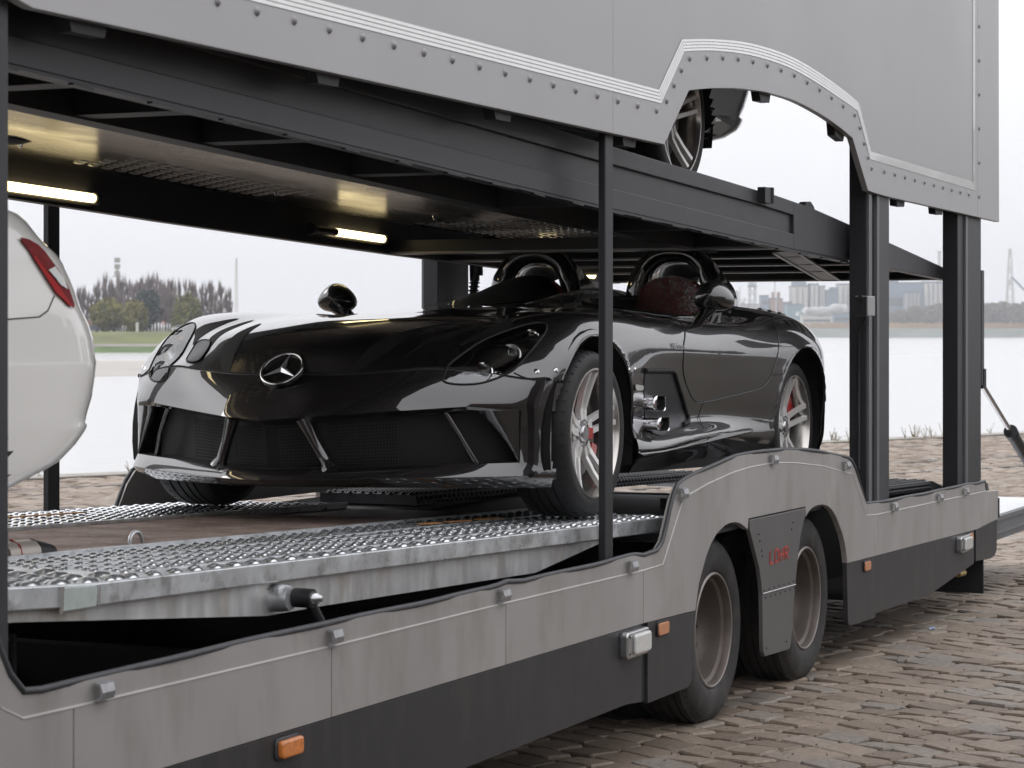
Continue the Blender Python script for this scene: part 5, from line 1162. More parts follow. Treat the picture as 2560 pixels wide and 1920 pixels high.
def on_body(p, off=0.0):
    co, n, _, _ = BV.find_nearest(Vector(p))
    c = Vector((co.x, 0, 0.42))
    if co.x < -.3: c = Vector((-.1, 0, .40))
    if n.dot(co-c) < 0: n = -n
    return co+n*off, n
def in_poly(x, y, P):
    c = False; n = len(P)
    for i in range(n):
        x1, y1 = P[i]; x2, y2 = P[(i+1) % n]
        if (y1 > y) != (y2 > y) and x < (x2-x1)*(y-y1)/(y2-y1)+x1: c = not c
    return c
def dense(P, d=0.02, closed=True):
    out = []; n = len(P)
    for i in range(n if closed else n-1):
        a, b_ = Vector(P[i]), Vector(P[(i+1) % n]); k = max(1, int((b_-a).length/d)); out += [a.lerp(b_, q/k) for q in range(k)]
    if not closed: out.append(Vector(P[-1]))
    return out
def smooth_loop(P, n=5, closed=True):
    P = [Vector(p) for p in P]; N = len(P); out = []
    for i in range(N if closed else N-1):
        g_ = lambda k: P[k % N] if closed else P[min(max(k, 0), N-1)]
        p0, p1, p2, p3 = g_(i-1), g_(i), g_(i+1), g_(i+2)
        for q in range(n):
            t = q/n; out.append(0.5*((2*p1)+(-p0+p2)*t+(2*p0-5*p1+4*p2-p3)*t*t+(-p0+3*p1-3*p2+p3)*t**3))
    if not closed: out.append(P[-1])
    return out
def patch(outline, off, smooth=True, cuts=2, skin=0.0):
    """a sheet lying on the body inside an outline, lifted by off; returns MB"""
    bm = bmesh.new(); vs_ = [bm.verts.new(p) for p in outline]; bm.faces.new(vs_)
    bmesh.ops.triangulate(bm, faces=bm.faces[:], ngon_method='BEAUTY')
    for _ in range(cuts): bmesh.ops.subdivide_edges(bm, edges=[e for e in bm.edges if e.calc_length() > 0.012], cuts=1, use_grid_fill=True)
    bmesh.ops.triangulate(bm, faces=bm.faces[:])
    bm.verts.index_update(); P = [on_body(v.co, off)[0] for v in bm.verts]
    mb = MB(); mb.add(P, [tuple(v.index for v in f.verts) for f in bm.faces], smooth); bm.free(); return mb
def seam(P, r_=0.0022, off=0.0004, closed=False, d=0.03):
    return MB().tube([on_body(p, off)[0] for p in dense(P, d, closed)], r_, 6, closed=closed)
mir = lambda P: [(p[0], -p[1], p[2]) for p in P]

HL = [(-.715,.612,.535),(-.685,.606,.567),(-.630,.606,.605),(-.53,.632,.662),(-.432,.664,.705),(-.356,.698,.733),(-.283,.735,.760),(-.228,.775,.771),(-.211,.803,.765),(-.236,.825,.745),(-.292,.838,.714),(-.381,.832,.660),(-.477,.814,.594),(-.53,.795,.563),(-.60,.75,.534),(-.649,.705,.522),(-.695,.652,.523)]
SL = [[(-.10,.63,.785),(-.211,.663,.775),(-.267,.695,.764),(-.321,.700,.745),(-.360,.690,.728),(-.440,.640,.70),(-.53,.595,.669),(-.472,.600,.692),(-.373,.612,.725),(-.259,.618,.755)],
      [(-.08,.567,.762),(-.237,.565,.747),(-.37,.558,.721),(-.511,.523,.682),(-.552,.489,.668),(-.594,.466,.655),(-.703,.439,.606),(-.593,.454,.655),(-.394,.503,.707)],
      [(-.27,.417,.71),(-.432,.404,.689),(-.573,.381,.66),(-.658,.37,.632),(-.704,.352,.61),(-.779,.305,.567),(-.800,.262,.557),(-.732,.273,.598),(-.607,.302,.651)]]
HLs = smooth_loop(HL, 3)
hx = [(p.x, p.y) for p in HLs]; hc = (sum(p[0] for p in hx)/len(hx), sum(p[1] for p in hx)/len(hx)); hin = [(hc[0]+(x-hc[0])*.93, hc[1]+(y-hc[1])*.93) for x, y in hx]
# ---- painted shell: one mesh, both sides, with wheel arches, cockpits and lamp bowls cut out
V = []; Fc = []
idx = {}
def vid(i, j, m):
    k = (i, j, m if j > 0 else 1)
    if k not in idx:
        p = SURF[i, j].copy(); 
        # pull points that lie just inside an arch out onto its rim so that the opening is a clean curve
        if p[1] > .55 and p[2] < .80:
            for f, cx_ in ((arch_f, 0.0), (arch_r, 2.70)):
                v = f(p[0], p[2])
                if .66 < v < 1: s_ = 1/math.sqrt(v); p[0] = cx_+(p[0]-cx_)*s_; p[2] = .305+(p[2]-.305)*s_
        idx[k] = len(V); V.append((p[0], p[1]*(m if j > 0 else 1), p[2]))
    return idx[k]
for m in (1, -1):
    for i in range(NS-1):
        for j in range(NT-1):
            c = (SURF[i, j]+SURF[i+1, j+1]+SURF[i+1, j]+SURF[i, j+1])/4
            if c[1] > .55 and c[2] < .80 and (arch_f(c[0], c[2]) < .83 or arch_r(c[0], c[2]) < .83): continue
            if c[0] < -.18 and c[2] < .535 and c[1] > .8: continue
            if ck_f(c[0], c[1]) < 1 and c[2] > .7: continue
            if c[0] < -.15 and c[1] > .5 and in_poly(c[0], c[1], hin): continue
            f = (vid(i, j, m), vid(i+1, j, m), vid(i+1, j+1, m), vid(i, j+1, m)); Fc.append(f if m > 0 else f[::-1])
mb = MB(); mb.add(V, Fc, True)
tail = [SURF[-1, j] for j in range(NT)]
for m in (1, -1):
    mb.add([(3.55, 0, .5)]+[(p[0], p[1]*m, p[2]) for p in tail], [(0, k+1, k+2) for k in range(NT-1)], True)
body = cpart('body', mb, PAINT)
# ---- front fascia with the two grille openings
a_, b_ = FA.shape[:2]
yend = 0.80
mb = MB()
for m in (1, -1):
    vv = [(p[0], p[1]*m, p[2]) for p in FA.reshape(-1, 3)]; ff = []
    for i in range(a_-1):
        for j in range(b_-1):
            yc = (FA[i, j, 1]+FA[i+1, j, 1])/2
            if j == 4 and 0.0 <= yc < 0.838: continue
            c = (FA[i, j]+FA[i+1, j+1])/2
            if c[1] > .8 and arch_f(c[0], c[2]) < .93: continue
            f = (i*b_+j, i*b_+j+1, (i+1)*b_+j+1, (i+1)*b_+j); ff.append(f[::-1] if m > 0 else f)
    mb.add(vv, ff, True)
bump_ = cpart('front_bumper', mb, PAINT, autos=55)
# corner web of the opening: slanted end (low edge reaches further out than the top edge)
ig = [i for i in range(a_) if FA[i, 0, 1] < 0.78]
def fa_at(y, j): 
    return Vector([np.interp(y, FA[:, j, 1], FA[:, j, k]) for k in range(3)])
for m in (1, -1):
    mb = MB(); G = []
    P4 = [fa_at(.755, 4), fa_at(.755, 5)]
    for k in range(9):
        f = k/8; top = fa_at(.70+.055*0, 5).lerp(fa_at(.825, 4), f); outr = fa_at(.765, 5).lerp(fa_at(.765, 4), f)
        pass
    # inner return surfaces of the opening (top, bottom, end) going 9 cm back
    back = Vector((.09, -.02, 0))
    for j, s_ in ((4, 1), (5, -1)):
        rowp = [fa_at(y, j) for y in np.linspace(0, .838, 30)]
        mb.grid([[Vector((p.x, p.y*m, p.z)) for p in rowp], [Vector((p.x+.09, p.y*.97*m, p.z+.006*s_)) for p in rowp]])
    p0, p1 = fa_at(.838, 4), fa_at(.838, 5); mb.add([(p.x, p.y*m, p.z) for p in (p0, p1, p1+back, p0+back)], [(0, 1, 2, 3)])
    cpart('grille_surround', mb, CARBLK, bump_)
    rowa = [fa_at(y, 4) for y in np.linspace(0, .838, 24)]; rowb = [fa_at(y, 5) for y in np.linspace(0, .838, 24)]
    mb = MB().grid([[Vector((p.x+.085, p.y*.98*m, p.z-.01)) for p in rowa], [Vector((p.x+.085, p.y*.98*m, p.z+.01)) for p in rowb]])
    cpart('grille_backing', mb, GRILLE, bump_)
    # woven grille: thin wires in two panels set forward of the backing
    mb = MB()
    for ya, yb in ((.22, .44), (.03, .17)):
        n = 22 if ya > .1 else 13
        for k in range(n+1):
            y = ya+(yb-ya)*k/n; q0, q1 = fa_at(y, 4), fa_at(y, 5); mb.bar((q0.x+.055, q0.y*m, q0.z+.012), (q1.x+.055, q1.y*m, q1.z-.020), .0022, .0022)
        for k in range(13):
            f = .07+.80*k/12; pp = [fa_at(y, 4).lerp(fa_at(y, 5), f) for y in np.linspace(ya, yb, 6)]
            mb.tube([(p.x+.055, p.y*m, p.z) for p in pp], .0012, 4, False)
    tag(cpart('grille_mesh', mb, M('grille_wire', (0.035, 0.035, 0.037), 0.4, 0.4), bump_), kind='stuff')
    # struts: inner one slanting outwards to the foot, outer one near the corner
    q0, q1 = fa_at(.150, 5), fa_at(.235, 4)
    mb = MB(); prof = [(q0+Vector((.0, 0, .012)), .030), (q0.lerp(q1, .4), .021), (q0.lerp(q1, .85), .022), (q1+Vector((-.004, .004, -.004)), .036)]
    mb.tube([(p.x+.004, p.y*m, p.z) for p, r_ in prof], [r_ for p, r_ in prof], 10); cpart('grille_strut', mb, PAINT, bump_)
    q0, q1 = fa_at(.605, 5), fa_at(.70, 4); mb = MB(); mb.tube([(p.x+.03, p.y*m, p.z) for p in (q0, q0.lerp(q1, .5)+Vector((-.008, .006, 0)), q1)], [.012, .010, .014], 8); cpart('grille_strut', mb, PAINT, bump_)
    # filler that gives the opening its slanted outer end
    t0, t1, b1 = fa_at(.715, 5), fa_at(.842, 5), fa_at(.842, 4)
    mb = MB(); G = []
    for k in range(7):
        f = k/6; inn = t0.lerp(b1, f)+Vector((0.006*math.sin(math.pi*f), 0, .012*math.sin(math.pi*f))); outp = t1.lerp(b1, f)
        G.append([Vector((p.x-.001, p.y*m, p.z)) for p in (inn+Vector((.03, -.01, 0)), inn, inn.lerp(outp, .5)+Vector((-.004, 0.002, 0)), outp)])
    mb.grid(G); cpart('grille_corner', mb, PAINT, bump_)
# ---- underside, wheel wells
mb = MB().box((-.72, -.45, .135), (-.35, .45, .17)).box((-.5, -.64, .14), (3.2, .64, .30)).box((.42, -.88, .16), (2.25, .88, .24)).box((-.36, -.66, .2), (.9, .66, .66)).box((2.3, -.66, .2), (3.1, .66, .80))
for x in (0, 2.7):
    for m in (1, -1):
        A = [(x+.44*math.cos(a), .305+.44*math.sin(a)) for a in np.linspace(-.25, math.pi+.25, 22)]
        mb.grid([[Vector((p[0], .64*m, p[1])) for p in A], [Vector((p[0], .93*m, p[1])) for p in A]])
cpart('underbody', mb, CARBLK)
# arch lips
for m in (1, -1):
    for x, ax_, az_ in ((0, .408, .412), (2.70, .425, .425)):
        P = []
        for a in np.linspace(0.0, math.pi-.66 if x < 1 else math.pi-.1, 34):
            px, pz = x+ax_*math.cos(a), .305+az_*math.sin(a); h = BV.ray_cast(Vector((px, 2*m, pz)), Vector((0, -m, 0)))
            if h[0] and abs(h[0].y) > .7: P.append((px, h[0].y-.004*m, pz))
        cpart('arch_lip', MB().tube(P, .006, 8), PAINT, body)
# ---- wheels
def car_wheel(x, m, parent=CAR, steer=0.0, face=.945, yy=1):
    cz_ = .33; s_ = -1 if m > 0 else 1         # s_: inward direction along y for offsets measured from the outer face
    y0 = face*m; pr = lambda P: [(r_, o*s_) for r_, o in P]
    mb = MB(); tp = [(.255, .018), (.262, .006), (.285, 0), (.305, .004), (.318, .014), (.326, .028)]
    for gy in (.075, .115, .15, .185): tp += [(.331, gy-.018), (.331, gy-.005), (.323, gy-.004), (.323, gy+.004), (.331, gy+.005)]
    tp += [(.327, .222), (.316, .240), (.285, .252), (.255, .24)]
    mb.lathe(pr(tp), (x, y0, cz_), 'y', 72); ty = cpart('tyre', mb, CTYRE, parent, autos=35)
    mb = MB()
    for k in range(46):
        a = 2*math.pi*k/46; ca, sa = math.cos(a), math.sin(a)
        for o0, o1 in ((.012, .05),): mb.bar((x+.3175*ca, y0+o0*s_, cz_+.3175*sa), (x+.3315*ca, y0+o1*s_, cz_+.3315*sa), .0035, .004, (-sa, 0, ca))
    tag(cpart('tread_sipe', mb, GAP, ty), kind='stuff')
    mb = MB().lathe(pr([(.262, .014), (.259, .004), (.252, .004), (.247, .016), (.240, .034), (.236, .09), (.232, .16), (.22, .22)]), (x, y0, cz_), 'y', 72); rim = cpart('rim', mb, ALLOYD, parent, autos=40)
    mb = MB()
    for k in range(5):
        a0 = 2*math.pi*k/5+R(90)+.0
        for sgn in (-1, 1):
            G0 = []
            for f, r_, hw, dpt, sp in ((0, .055, .016, .055, .28), (.25, .10, .0135, .058, .23), (.6, .17, .0115, .040, .165), (1, .243, .0125, .014, .130)):
                a = a0+sgn*sp; ca, sa = math.cos(a), math.sin(a); tx, tz = -sa, ca; c = Vector((x+r_*ca, y0+dpt*s_, cz_+r_*sa)); t = Vector((tx, 0, tz)); dn = Vector((0, s_, 0))
                G0.append([c-t*hw+dn*.022, c-t*hw*.8, c+t*hw*.8, c+t*hw+dn*.022, c-t*hw+dn*.022])
            mb.grid(G0, smooth=False)
        # web joining the pair near the hub
        c0 = [Vector((x+r_*math.cos(a0+q), y0+d*s_, cz_+r_*math.sin(a0+q))) for r_, q, d in ((.05, -.3, .062), (.05, .3, .062), (.115, .20, .064), (.115, -.20, .064))]
        mb.add(c0, [(0, 1, 2, 3)])
    cpart('spokes', mb, ALLOY, rim)
    mb = MB().lathe(pr([(0, .046), (.030, .046), (.034, .050), (.036, .058), (.060, .058), (.066, .066), (.066, .09)]), (x, y0, cz_), 'y', 24)
    for k in range(5):
        a = 2*math.pi*k/5+R(54); mb.lathe(pr([(0, .052), (.008, .052), (.009, .06)]), (x+.048*math.cos(a), y0, cz_+.048*math.sin(a)), 'y', 8)
    cpart('hub', mb, DULLCH, rim, autos=40)
    mb = MB().lathe(pr([(.06, .085), (.178, .085), (.18, .09), (.18, .115)]), (x, y0, cz_), 'y', 40); dc = cpart('brake_disc', mb, DISC, rim, autos=40)
    mb = MB(); a1, a2 = (R(115), R(165)) if x < 1 else (R(15), R(65))
    for base in (0,):
        pts = [(x+r_*math.cos(a), cz_+r_*math.sin(a)) for r_, aa in ((.205, np.linspace(a1, a2, 8)), (.125, np.linspace(a2, a1, 8))) for a in aa]
        mb.extrude([(px, y0+.072*s_, pz) for px, pz in pts], (0, .05*s_, 0)); cpart('brake_caliper', mb, CALIPER, rim); mb = MB()
        pts = [(x+r_*math.cos(a+math.pi), cz_+r_*math.sin(a+math.pi)) for r_, aa in ((.200, np.linspace(a1+.35, a2, 8)), (.145, np.linspace(a2, a1+.35, 8))) for a in aa]
        mb.extrude([(px, y0+.076*s_, pz) for px, pz in pts], (0, .04*s_, 0))
    if x < 1: mb.box((x-.01, min(y0+.050*s_, y0+.085*s_), cz_-.022), (x+.085, max(y0+.050*s_, y0+.085*s_), cz_+.022))
    cpart('brake_caliper', mb, CALIPER, rim)
for x in (0, 2.70):
    for m in (-1, 1): car_wheel(x, m, face=.945 if x < 1 else .932)
# ---- headlights
BULB = [(-.596, .715, .574, .046), (-.463, .768, .644, .050), (-.325, .795, .717, .036)]
for m in (-1, 1):
    P = [(p.x, p.y*m, p.z) for p in HLs]
    hl = cpart('headlight', patch(P, -.050, cuts=2), M('lamp_bowl', (0.030, 0.031, 0.033), .4, .2), CAR)
    ring = [on_body(p, .001)[0] for p in P]; inn = [on_body(p, -.056)[0] for p in P]
    mb = MB(); mb.grid([[*ring, ring[0]], [*inn, inn[0]]]); cpart('bowl_wall', mb, CARBLK, hl)
    cpart('lens', patch(P, .0015, cuts=3), LENS, hl)
    cpart('lamp_seal', MB().tube([on_body(p, .0012)[0] for p in P], .0042, 6, closed=True), GAP, hl)
    for k, (bx, by, bz, br) in enumerate(BULB):
        c, n = on_body((bx, by*m, bz), -.015)
        ax = (n*.8+Vector((-1, -.12*m, .18)).normalized()).normalized()                  # lamps look forward
        u = ax.cross(Vector((0, 0, 1))).normalized(); w = u.cross(ax)
        mt = Matrix((( u.x, w.x, ax.x, c.x), (u.y, w.y, ax.y, c.y), (u.z, w.z, ax.z, c.z), (0, 0, 0, 1)))
        mb = MB().lathe([(br*.62, -.02), (br*.96, -.012), (br, .002), (br*.93, .006), (br*.88, .0)], (0, 0, 0), 'z', 24); mb.v = [tuple(mt @ Vector(v)) for v in mb.v]
        bl = cpart('lamp_ring', mb, CHROME if k != 1 else SILVERP, hl, autos=40)
        mb = MB().lathe([(0, -.018), (br*.5, -.014), (br*.86, 0.0)], (0, 0, 0), 'z', 20); mb.v = [tuple(mt @ Vector(v)) for v in mb.v]; cpart('reflector', mb, DULLCH if k != 2 else M('amber_reflector', (0.6, 0.36, 0.2), .2, .8), hl)
        mb = MB().lathe([(0, .022), (br*.40, .016), (br*.70, .004), (br*.84, -.004)], (0, 0, 0), 'z', 20); mb.v = [tuple(mt @ Vector(v)) for v in mb.v]; cpart('bulb_lens', mb, SCREEN, hl)
    c, n = on_body((-.40, .795*m, .665), -.022); mb = MB()
    for q in ((-.42, .745, .69), (-.37, .78, .70), (-.385, .80, .685)):
        cc, _ = on_body((q[0], q[1]*m, q[2]), -.02); mb.dome(cc, .035, .02, .012, 8)
    cpart('lamp_carrier', mb, M('grey_carrier', (0.46, 0.45, 0.42), .5), hl)
# ---- bonnet slashes, towing cover, panel gaps
for m in (-1, 1):
    for k, S_ in enumerate(SL):
        P = [(p.x, p.y*m, p.z) for p in smooth_loop(S_, 3)]
        cpart('bonnet_vent', patch(P, .0018, cuts=2), CARBLK)
    if m > 0:
        C_ = [(-.674,.533,.61),(-.564,.571,.659),(-.511,.572,.68),(-.519,.534,.68),(-.566,.482,.664),(-.642,.449,.637),(-.706,.442,.601),(-.720,.460,.595),(-.709,.497,.597)]
        Ps = smooth_loop(C_, 3); cv = cpart('tow_cover', patch(Ps, .004, cuts=2), SATIN); cpart('cover_edge', MB().tube([on_body(p, .003)[0] for p in Ps], .004, 6, closed=True), GAP, cv)
    yy = np.interp
    gp = [Vector((p[0], p[1]*m, p[2])) for p in SURF[0] if p[1] < .93 and p[2] > .53]
    cpart('panel_gap', MB().tube([on_body(p, .0006)[0] for p in gp[::2]], .0026, 6), GAP)
    cpart('gap_glint', MB().tube([on_body(p+Vector((-.004, 0, -.004)), .0004)[0] for p in gp[::2]], .0012, 5), EDGEL, bump_)
    fg = [(-.512,.809,.564),(-.502,.829,.553),(-.485,.852,.541),(-.47,.873,.537),(-.431,.913,.541),(-.390,.938,.544),(-.362,.95,.546)]
    cpart('panel_gap', seam([(x, y*m, z) for x, y, z in fg], .0030), GAP)
    for q in ((-.442, .873, .571), (-.377, .929, .577), (.300, .958, .585), (.375, .957, .587)):
        c, n = on_body((q[0], q[1]*m, q[2])); u = n.cross(Vector((0, 0, 1))).normalized(); w = n.cross(u)
        bo = cpart('fender_bolt', MB().dome(c, .0115, .0115, .005, 12, u, w, n), CHROME); cpart('bolt_hole', MB().dome(c+n*.0035, .004, .004, .002, 8, u, w, n), GAP, bo)
    D = [(1.20,.80,.822),(1.165,.845,.803),(1.128,.884,.777),(1.060,.925,.735),(1.016,.940,.703),(1.005,.947,.66),(1.023,.936,.595),(1.087,.926,.539),(1.172,.916,.491),(1.235,.911,.466),(1.297,.908,.457),(1.509,.911,.468),(1.843,.929,.499),(2.070,.948,.524),(2.150,.955,.552),(2.205,.961,.59),(2.256,.966,.652),(2.342,.948,.758),(2.438,.901,.83),(2.529,.855,.87)]
    Ds = [(p.x, p.y*m, p.z) for p in smooth_loop(D, 3, False)]
    dr = cpart('door_gap', seam(Ds, .0030, .0002), GAP); cpart('gap_glint', seam([(x+.004, y, z-.005) for x, y, z in Ds], .0012, .0006), EDGEL, dr)
    cpart('panel_gap', seam([(2.205, .961*m, .585), (2.357, .973*m, .590)], .0024), GAP)
    cpart('panel_gap', seam([(1.38, .907*m, .453), (1.31, .934*m, .337), (1.316, .954*m, .299), (1.40, .912*m, .239)], .0018), GAP)
    # side vent panel with its dark frame and two exhaust pipes
    VP = [(.500,.95,.584),(.871,.939,.588),(.905,.936,.578),(.925,.934,.560),(1.185,.897,.391),(1.185,.900,.372),(1.165,.905,.362),(1.092,.911,.353),(.760,.94,.308),(.700,.93,.312),(.660,.93,.33),(.600,.913,.407),(.512,.946,.512)]
    Pv = [(x, y*m, z) for x, y, z in VP]
    cpart('vent_panel', patch(Pv, .003, cuts=2), SATIN); cpart('vent_frame', MB().tube([on_body(p, .004)[0] for p in dense([(x, y*m, z) for x, y, z in VP[:8]], .03, False)], .012, 8), CARBLK)
    for x0, x1, z0, z1 in ((.556, .674, .418, .483), (.606, .724, .333, .392)):
        # a squarish pipe that leaves the flank sideways, with a rounded open end
        prof = rounded_rect(x0, z0, x1, z1, .020, 4); xc, zc = (x0+x1)/2, (z0+z1)/2; rings = []
        for yy_, sc in ((.90, .92), (.950, .97), (.972, 1.0), (.985, 1.02), (.988, .97), (.985, .90)):
            rg_ = [Vector((xc+(q[0]-xc)*sc+(.985-yy_)*-.25, yy_*m, zc+(q[1]-zc)*sc)) for q in prof]; rings.append(rg_+[rg_[0]])
        ep = cpart('exhaust_pipe', MB().grid(rings), CHROME, autos=50)
        inn_ = [[Vector((xc+(p.x-xc)*f, p.y-q*m, zc+(p.z-zc)*f)) for p in rings[-1]] for f, q in ((.985, 0), (.93, .05))]
        mb = MB().grid(inn_); mb.add(inn_[-1][:-1], [tuple(range(len(inn_[-1])-1))]); cpart('pipe_inside', mb, CARBLK, ep)
    # indicator
    ri = [(.375,.958,.528),(.49,.949,.523),(.497,.948,.512),(.485,.949,.503),(.40,.955,.503),(.378,.957,.512)]
    cpart('side_indicator', patch([(x, y*m, z) for x, y, z in ri], .006, cuts=1), LENSW)
# lettering on the near fender
def text_mesh(body_, size, name):
    cu = bpy.data.curves.new(name, 'FONT'); cu.body = body_; cu.size = size; cu.shear = 0.18; cu.extrude = 0.0006; cu.resolution_u = 2
    o = bpy.data.objects.new(name, cu); link(o); dg_ = bpy.context.evaluated_depsgraph_get(); me = bpy.data.meshes.new_from_object(o.evaluated_get(dg_)); bpy.data.objects.remove(o); bpy.data.curves.remove(cu); return me
me = text_mesh('McLaren', .044, 'fender_script'); me.materials.clear(); me.materials.append(SILVERP)
o = bpy.data.objects.new('fender_script', me); link(o); o.parent = CAR; c, n = on_body((.845, -.948, .681), .0015)
o.matrix_parent_inverse = Matrix.Identity(4); o.matrix_basis = Matrix.Translation(c) @ Matrix.Rotation(R(0.5), 4, 'Z') @ Matrix.Rotation(R(90)+.02, 4, 'X')
# star badge in a dark round well on the nose
n_ = Vector((-.70, 0, .714)).normalized(); u_ = Vector((0, 1, 0)); w_ = n_.cross(u_); w_ = w_ if w_.z > 0 else -w_
c_ = on_body((-.846, 0, .562), .004)[0]
mb = MB()
ringp = [c_+n_*.012+(u_*math.cos(a)+w_*math.sin(a))*.083 for a in np.linspace(0, 2*math.pi, 40, endpoint=False)]
mb2 = MB(); mb2.add([c_+n_*.004]+[c_+n_*.007+(u_*math.cos(a)+w_*math.sin(a))*.096 for a in np.linspace(0, 2*math.pi, 32, endpoint=False)], [(0, k+1, (k+1) % 32+1) for k in range(32)], True)
wl = cpart('badge_well', mb2, M('badge_black', (0.003, 0.003, 0.003), .25, coat=.6)); cpart('badge_ring', mb.tube(ringp, .0058, 10, closed=True), CHROME, wl)
mb = MB()
for k in range(3):
    a = R(90+120*k); t = u_*math.cos(a)+w_*math.sin(a); s2 = n_.cross(t); cc = c_+n_*.010
    b0, b1 = cc+s2*.0135+t*.0075, cc-s2*.0135+t*.0075; rid = cc+n_*.010; tip = cc+t*.083
    mb.add([rid, b0, tip], [(0, 1, 2)]); mb.add([rid, tip, b1], [(0, 1, 2)])
    a3 = a+R(60); mb.add([rid, cc+(u_*math.cos(a3)+w_*math.sin(a3))*.0150, b0], [(0, 1, 2)]); a4 = a-R(60); mb.add([rid, b1, cc+(u_*math.cos(a4)+w_*math.sin(a4))*.0150], [(0, 1, 2)])
cpart('badge_star', mb, M('satin_chrome', (.78, .78, .8), .28, .8), wl)
# ---- cockpits, hoops, covers, screens
for m in (-1, 1):
    yc = CK[1]*m
    E1 = [(CK[0]+CK[2]*math.cos(a), yc+CK[3]*math.sin(a)) for a in np.linspace(0, 2*math.pi, 48, endpoint=False)]
    rim_ = []
    for x, y in E1:
        h = BV.ray_cast(Vector((x, y, 2)), Vector((0, 0, -1))); rim_.append(h[0] if h[0] else Vector((x, y, .9)))
    tub = [Vector((p.x*.97+CK[0]*.03, p.y*.95+yc*.05, .52)) for p in rim_]; mb = MB(); mb.grid([[*rim_, rim_[0]], [*tub, tub[0]]]); mb.add(tub, [tuple(range(len(tub)))]); ct = cpart('cockpit', mb, CARBLK)
    cpart('cockpit_rim', MB().tube([p+Vector((0, 0, .002)) for p in rim_], .014, 8, closed=True), PAINT, ct)
    # roll hoop with its tapering hollow fairing
    def hoop(xb, zb_, zt_, hw, n=25, lean=0.0):
        out = []
        for a in np.linspace(0, math.pi, n):
            c_, s_ = math.cos(a), math.sin(a); out.append(Vector((xb+lean*s_, yc+hw*math.copysign(abs(c_)**.82, c_), zb_+(zt_-zb_)*abs(s_)**.80)))
        return out
    H0 = hoop(2.44, .90, 1.196, .205)
    hp = cpart('roll_hoop', MB().tube(H0, [.052]*5+[.046]*15+[.052]*5, 14), PAINT, CAR)
    outer = [hoop(2.44, .88, 1.236, .240), hoop(2.58, .90, 1.215, .225, lean=.02), hoop(2.74, .92, 1.165, .20), hoop(2.90, .93, 1.11, .18)]
    inner = [hoop(2.46, .88, 1.15, .160), hoop(2.58, .90, 1.165, .185), hoop(2.74, .92, 1.145, .18), hoop(2.895, .93, 1.095, .165)]
    mb = MB().grid(outer).grid(inner); mb.grid([outer[-1], inner[-1]]); cpart('hoop_fairing', mb, PAINT, hp)
    # seat
    G = []
    for f, x, z, hw in ((0, 2.26, .62, .235), (.3, 2.33, .80, .235), (.55, 2.37, .93, .215), (.75, 2.395, 1.02, .185), (.9, 2.41, 1.065, .135), (1, 2.43, 1.075, .08)):
        G.append([Vector((x-.05*math.cos(t)*(1-.4*f)+.02, yc+hw*math.sin(t), z-(.03*(1-math.cos(t))))) for t in np.linspace(-1.5, 1.5, 15)])
    seat = cpart('seat', MB().grid(G), REDL, label='red leather seat wrapped in clear plastic' if m < 0 else None)
    if m < 0:
        mb = MB(); G2 = [[p+Vector((-.012-.006*random.random(), 0, .004)) for p in r_] for r_ in G]; mb.grid(G2); cpart('plastic_wrap', mb, glass_mat('crinkled_plastic', (.95, .95, .95), 1.22), seat)
        t = bpy.data.materials['crinkled_plastic'].node_tree; bp = t.nodes.new('ShaderNodeBump'); vo = t.nodes.new('ShaderNodeTexNoise'); vo.inputs['Scale'].default_value = 26; vo.inputs['Distortion'].default_value = 3
        bp.inputs['Strength'].default_value = 1.0; bp.inputs['Distance'].default_value = .03; t.links.new(vo.outputs['Fac'], bp.inputs['Height'])
        for nd in t.nodes:
            if nd.type in ('BSDF_GLOSSY', 'FRESNEL'): t.links.new(bp.outputs[0], nd.inputs['Normal'])
    else:
        # black cloth cover drawn over the far cockpit
        G = []
        for f in np.linspace(0, 1, 12):
            x = 1.60+.90*f; top = .90+.185*(math.sin(min(1, f*1.08)*math.pi/2)**1.6); hw = .30-.115*f**1.3
            G.append([Vector((x, yc+hw*t, (.905+.02*f)*abs(t)**2.2+top*(1-abs(t)**2.2))) for t in np.linspace(-1, 1, 15)])
        cpart('seat_cover', MB().grid(G), M('black_cloth', (.006, .006, .006), .9), CAR)
    # small wind deflector in front of the cockpit
    A = []
    for a in np.linspace(R(125), R(235), 14):
        x, y = CK[0]+(CK[2]+.05)*math.cos(a), yc+(CK[3]+.03)*math.sin(a); h = BV.ray_cast(Vector((x, y, 2)), Vector((0, 0, -1))); A.append(h[0] if h[0] else Vector((x, y, .9)))
    mb = MB().grid([A, [p+Vector((.05, 0, .012+.055*math.sin(math.pi*(k+.001)/13))) for k, p in enumerate(A)]]); cpart('wind_deflector', mb, SCREEN, CAR)
    # mirror
    hc_ = Vector((1.36, 0.955*m, .935)); foot = on_body((1.40, .86*m, .80))[0]
    mb = MB(); G = []
    for k in range(11):
        th = math.pi*k/10; r_ = math.sin(th)**.8; xx = -.115*math.cos(th)
        G.append([hc_+Vector((xx*(.9)+.02, .088*r_*math.cos(t)*(1-.25*math.sin(t)), .072*r_*math.sin(t)-.012*abs(math.cos(t))*r_)) for t in np.linspace(0, 2*math.pi, 20)])
    G = G[:8]; mb.grid(G); mi = cpart('mirror', mb, PAINT)
    rr_ = G[-1][:-1]; cpart('mirror_glass', MB().add([p+Vector((-.012, 0, 0)) for p in rr_], [tuple(range(len(rr_)))]), M('mirror_face', (0.02, 0.02, 0.022), .05, 0, coat=1), mi)
    mb = MB().tube([foot, foot.lerp(hc_, .45)+Vector((0, 0, -.012)), hc_+Vector((0, -.02*m, -.035))], [.026, .030, .055], 12); cpart('mirror_stalk', mb, PAINT, mi)
    # row of round outlets on the rear fender
    vb = MB()
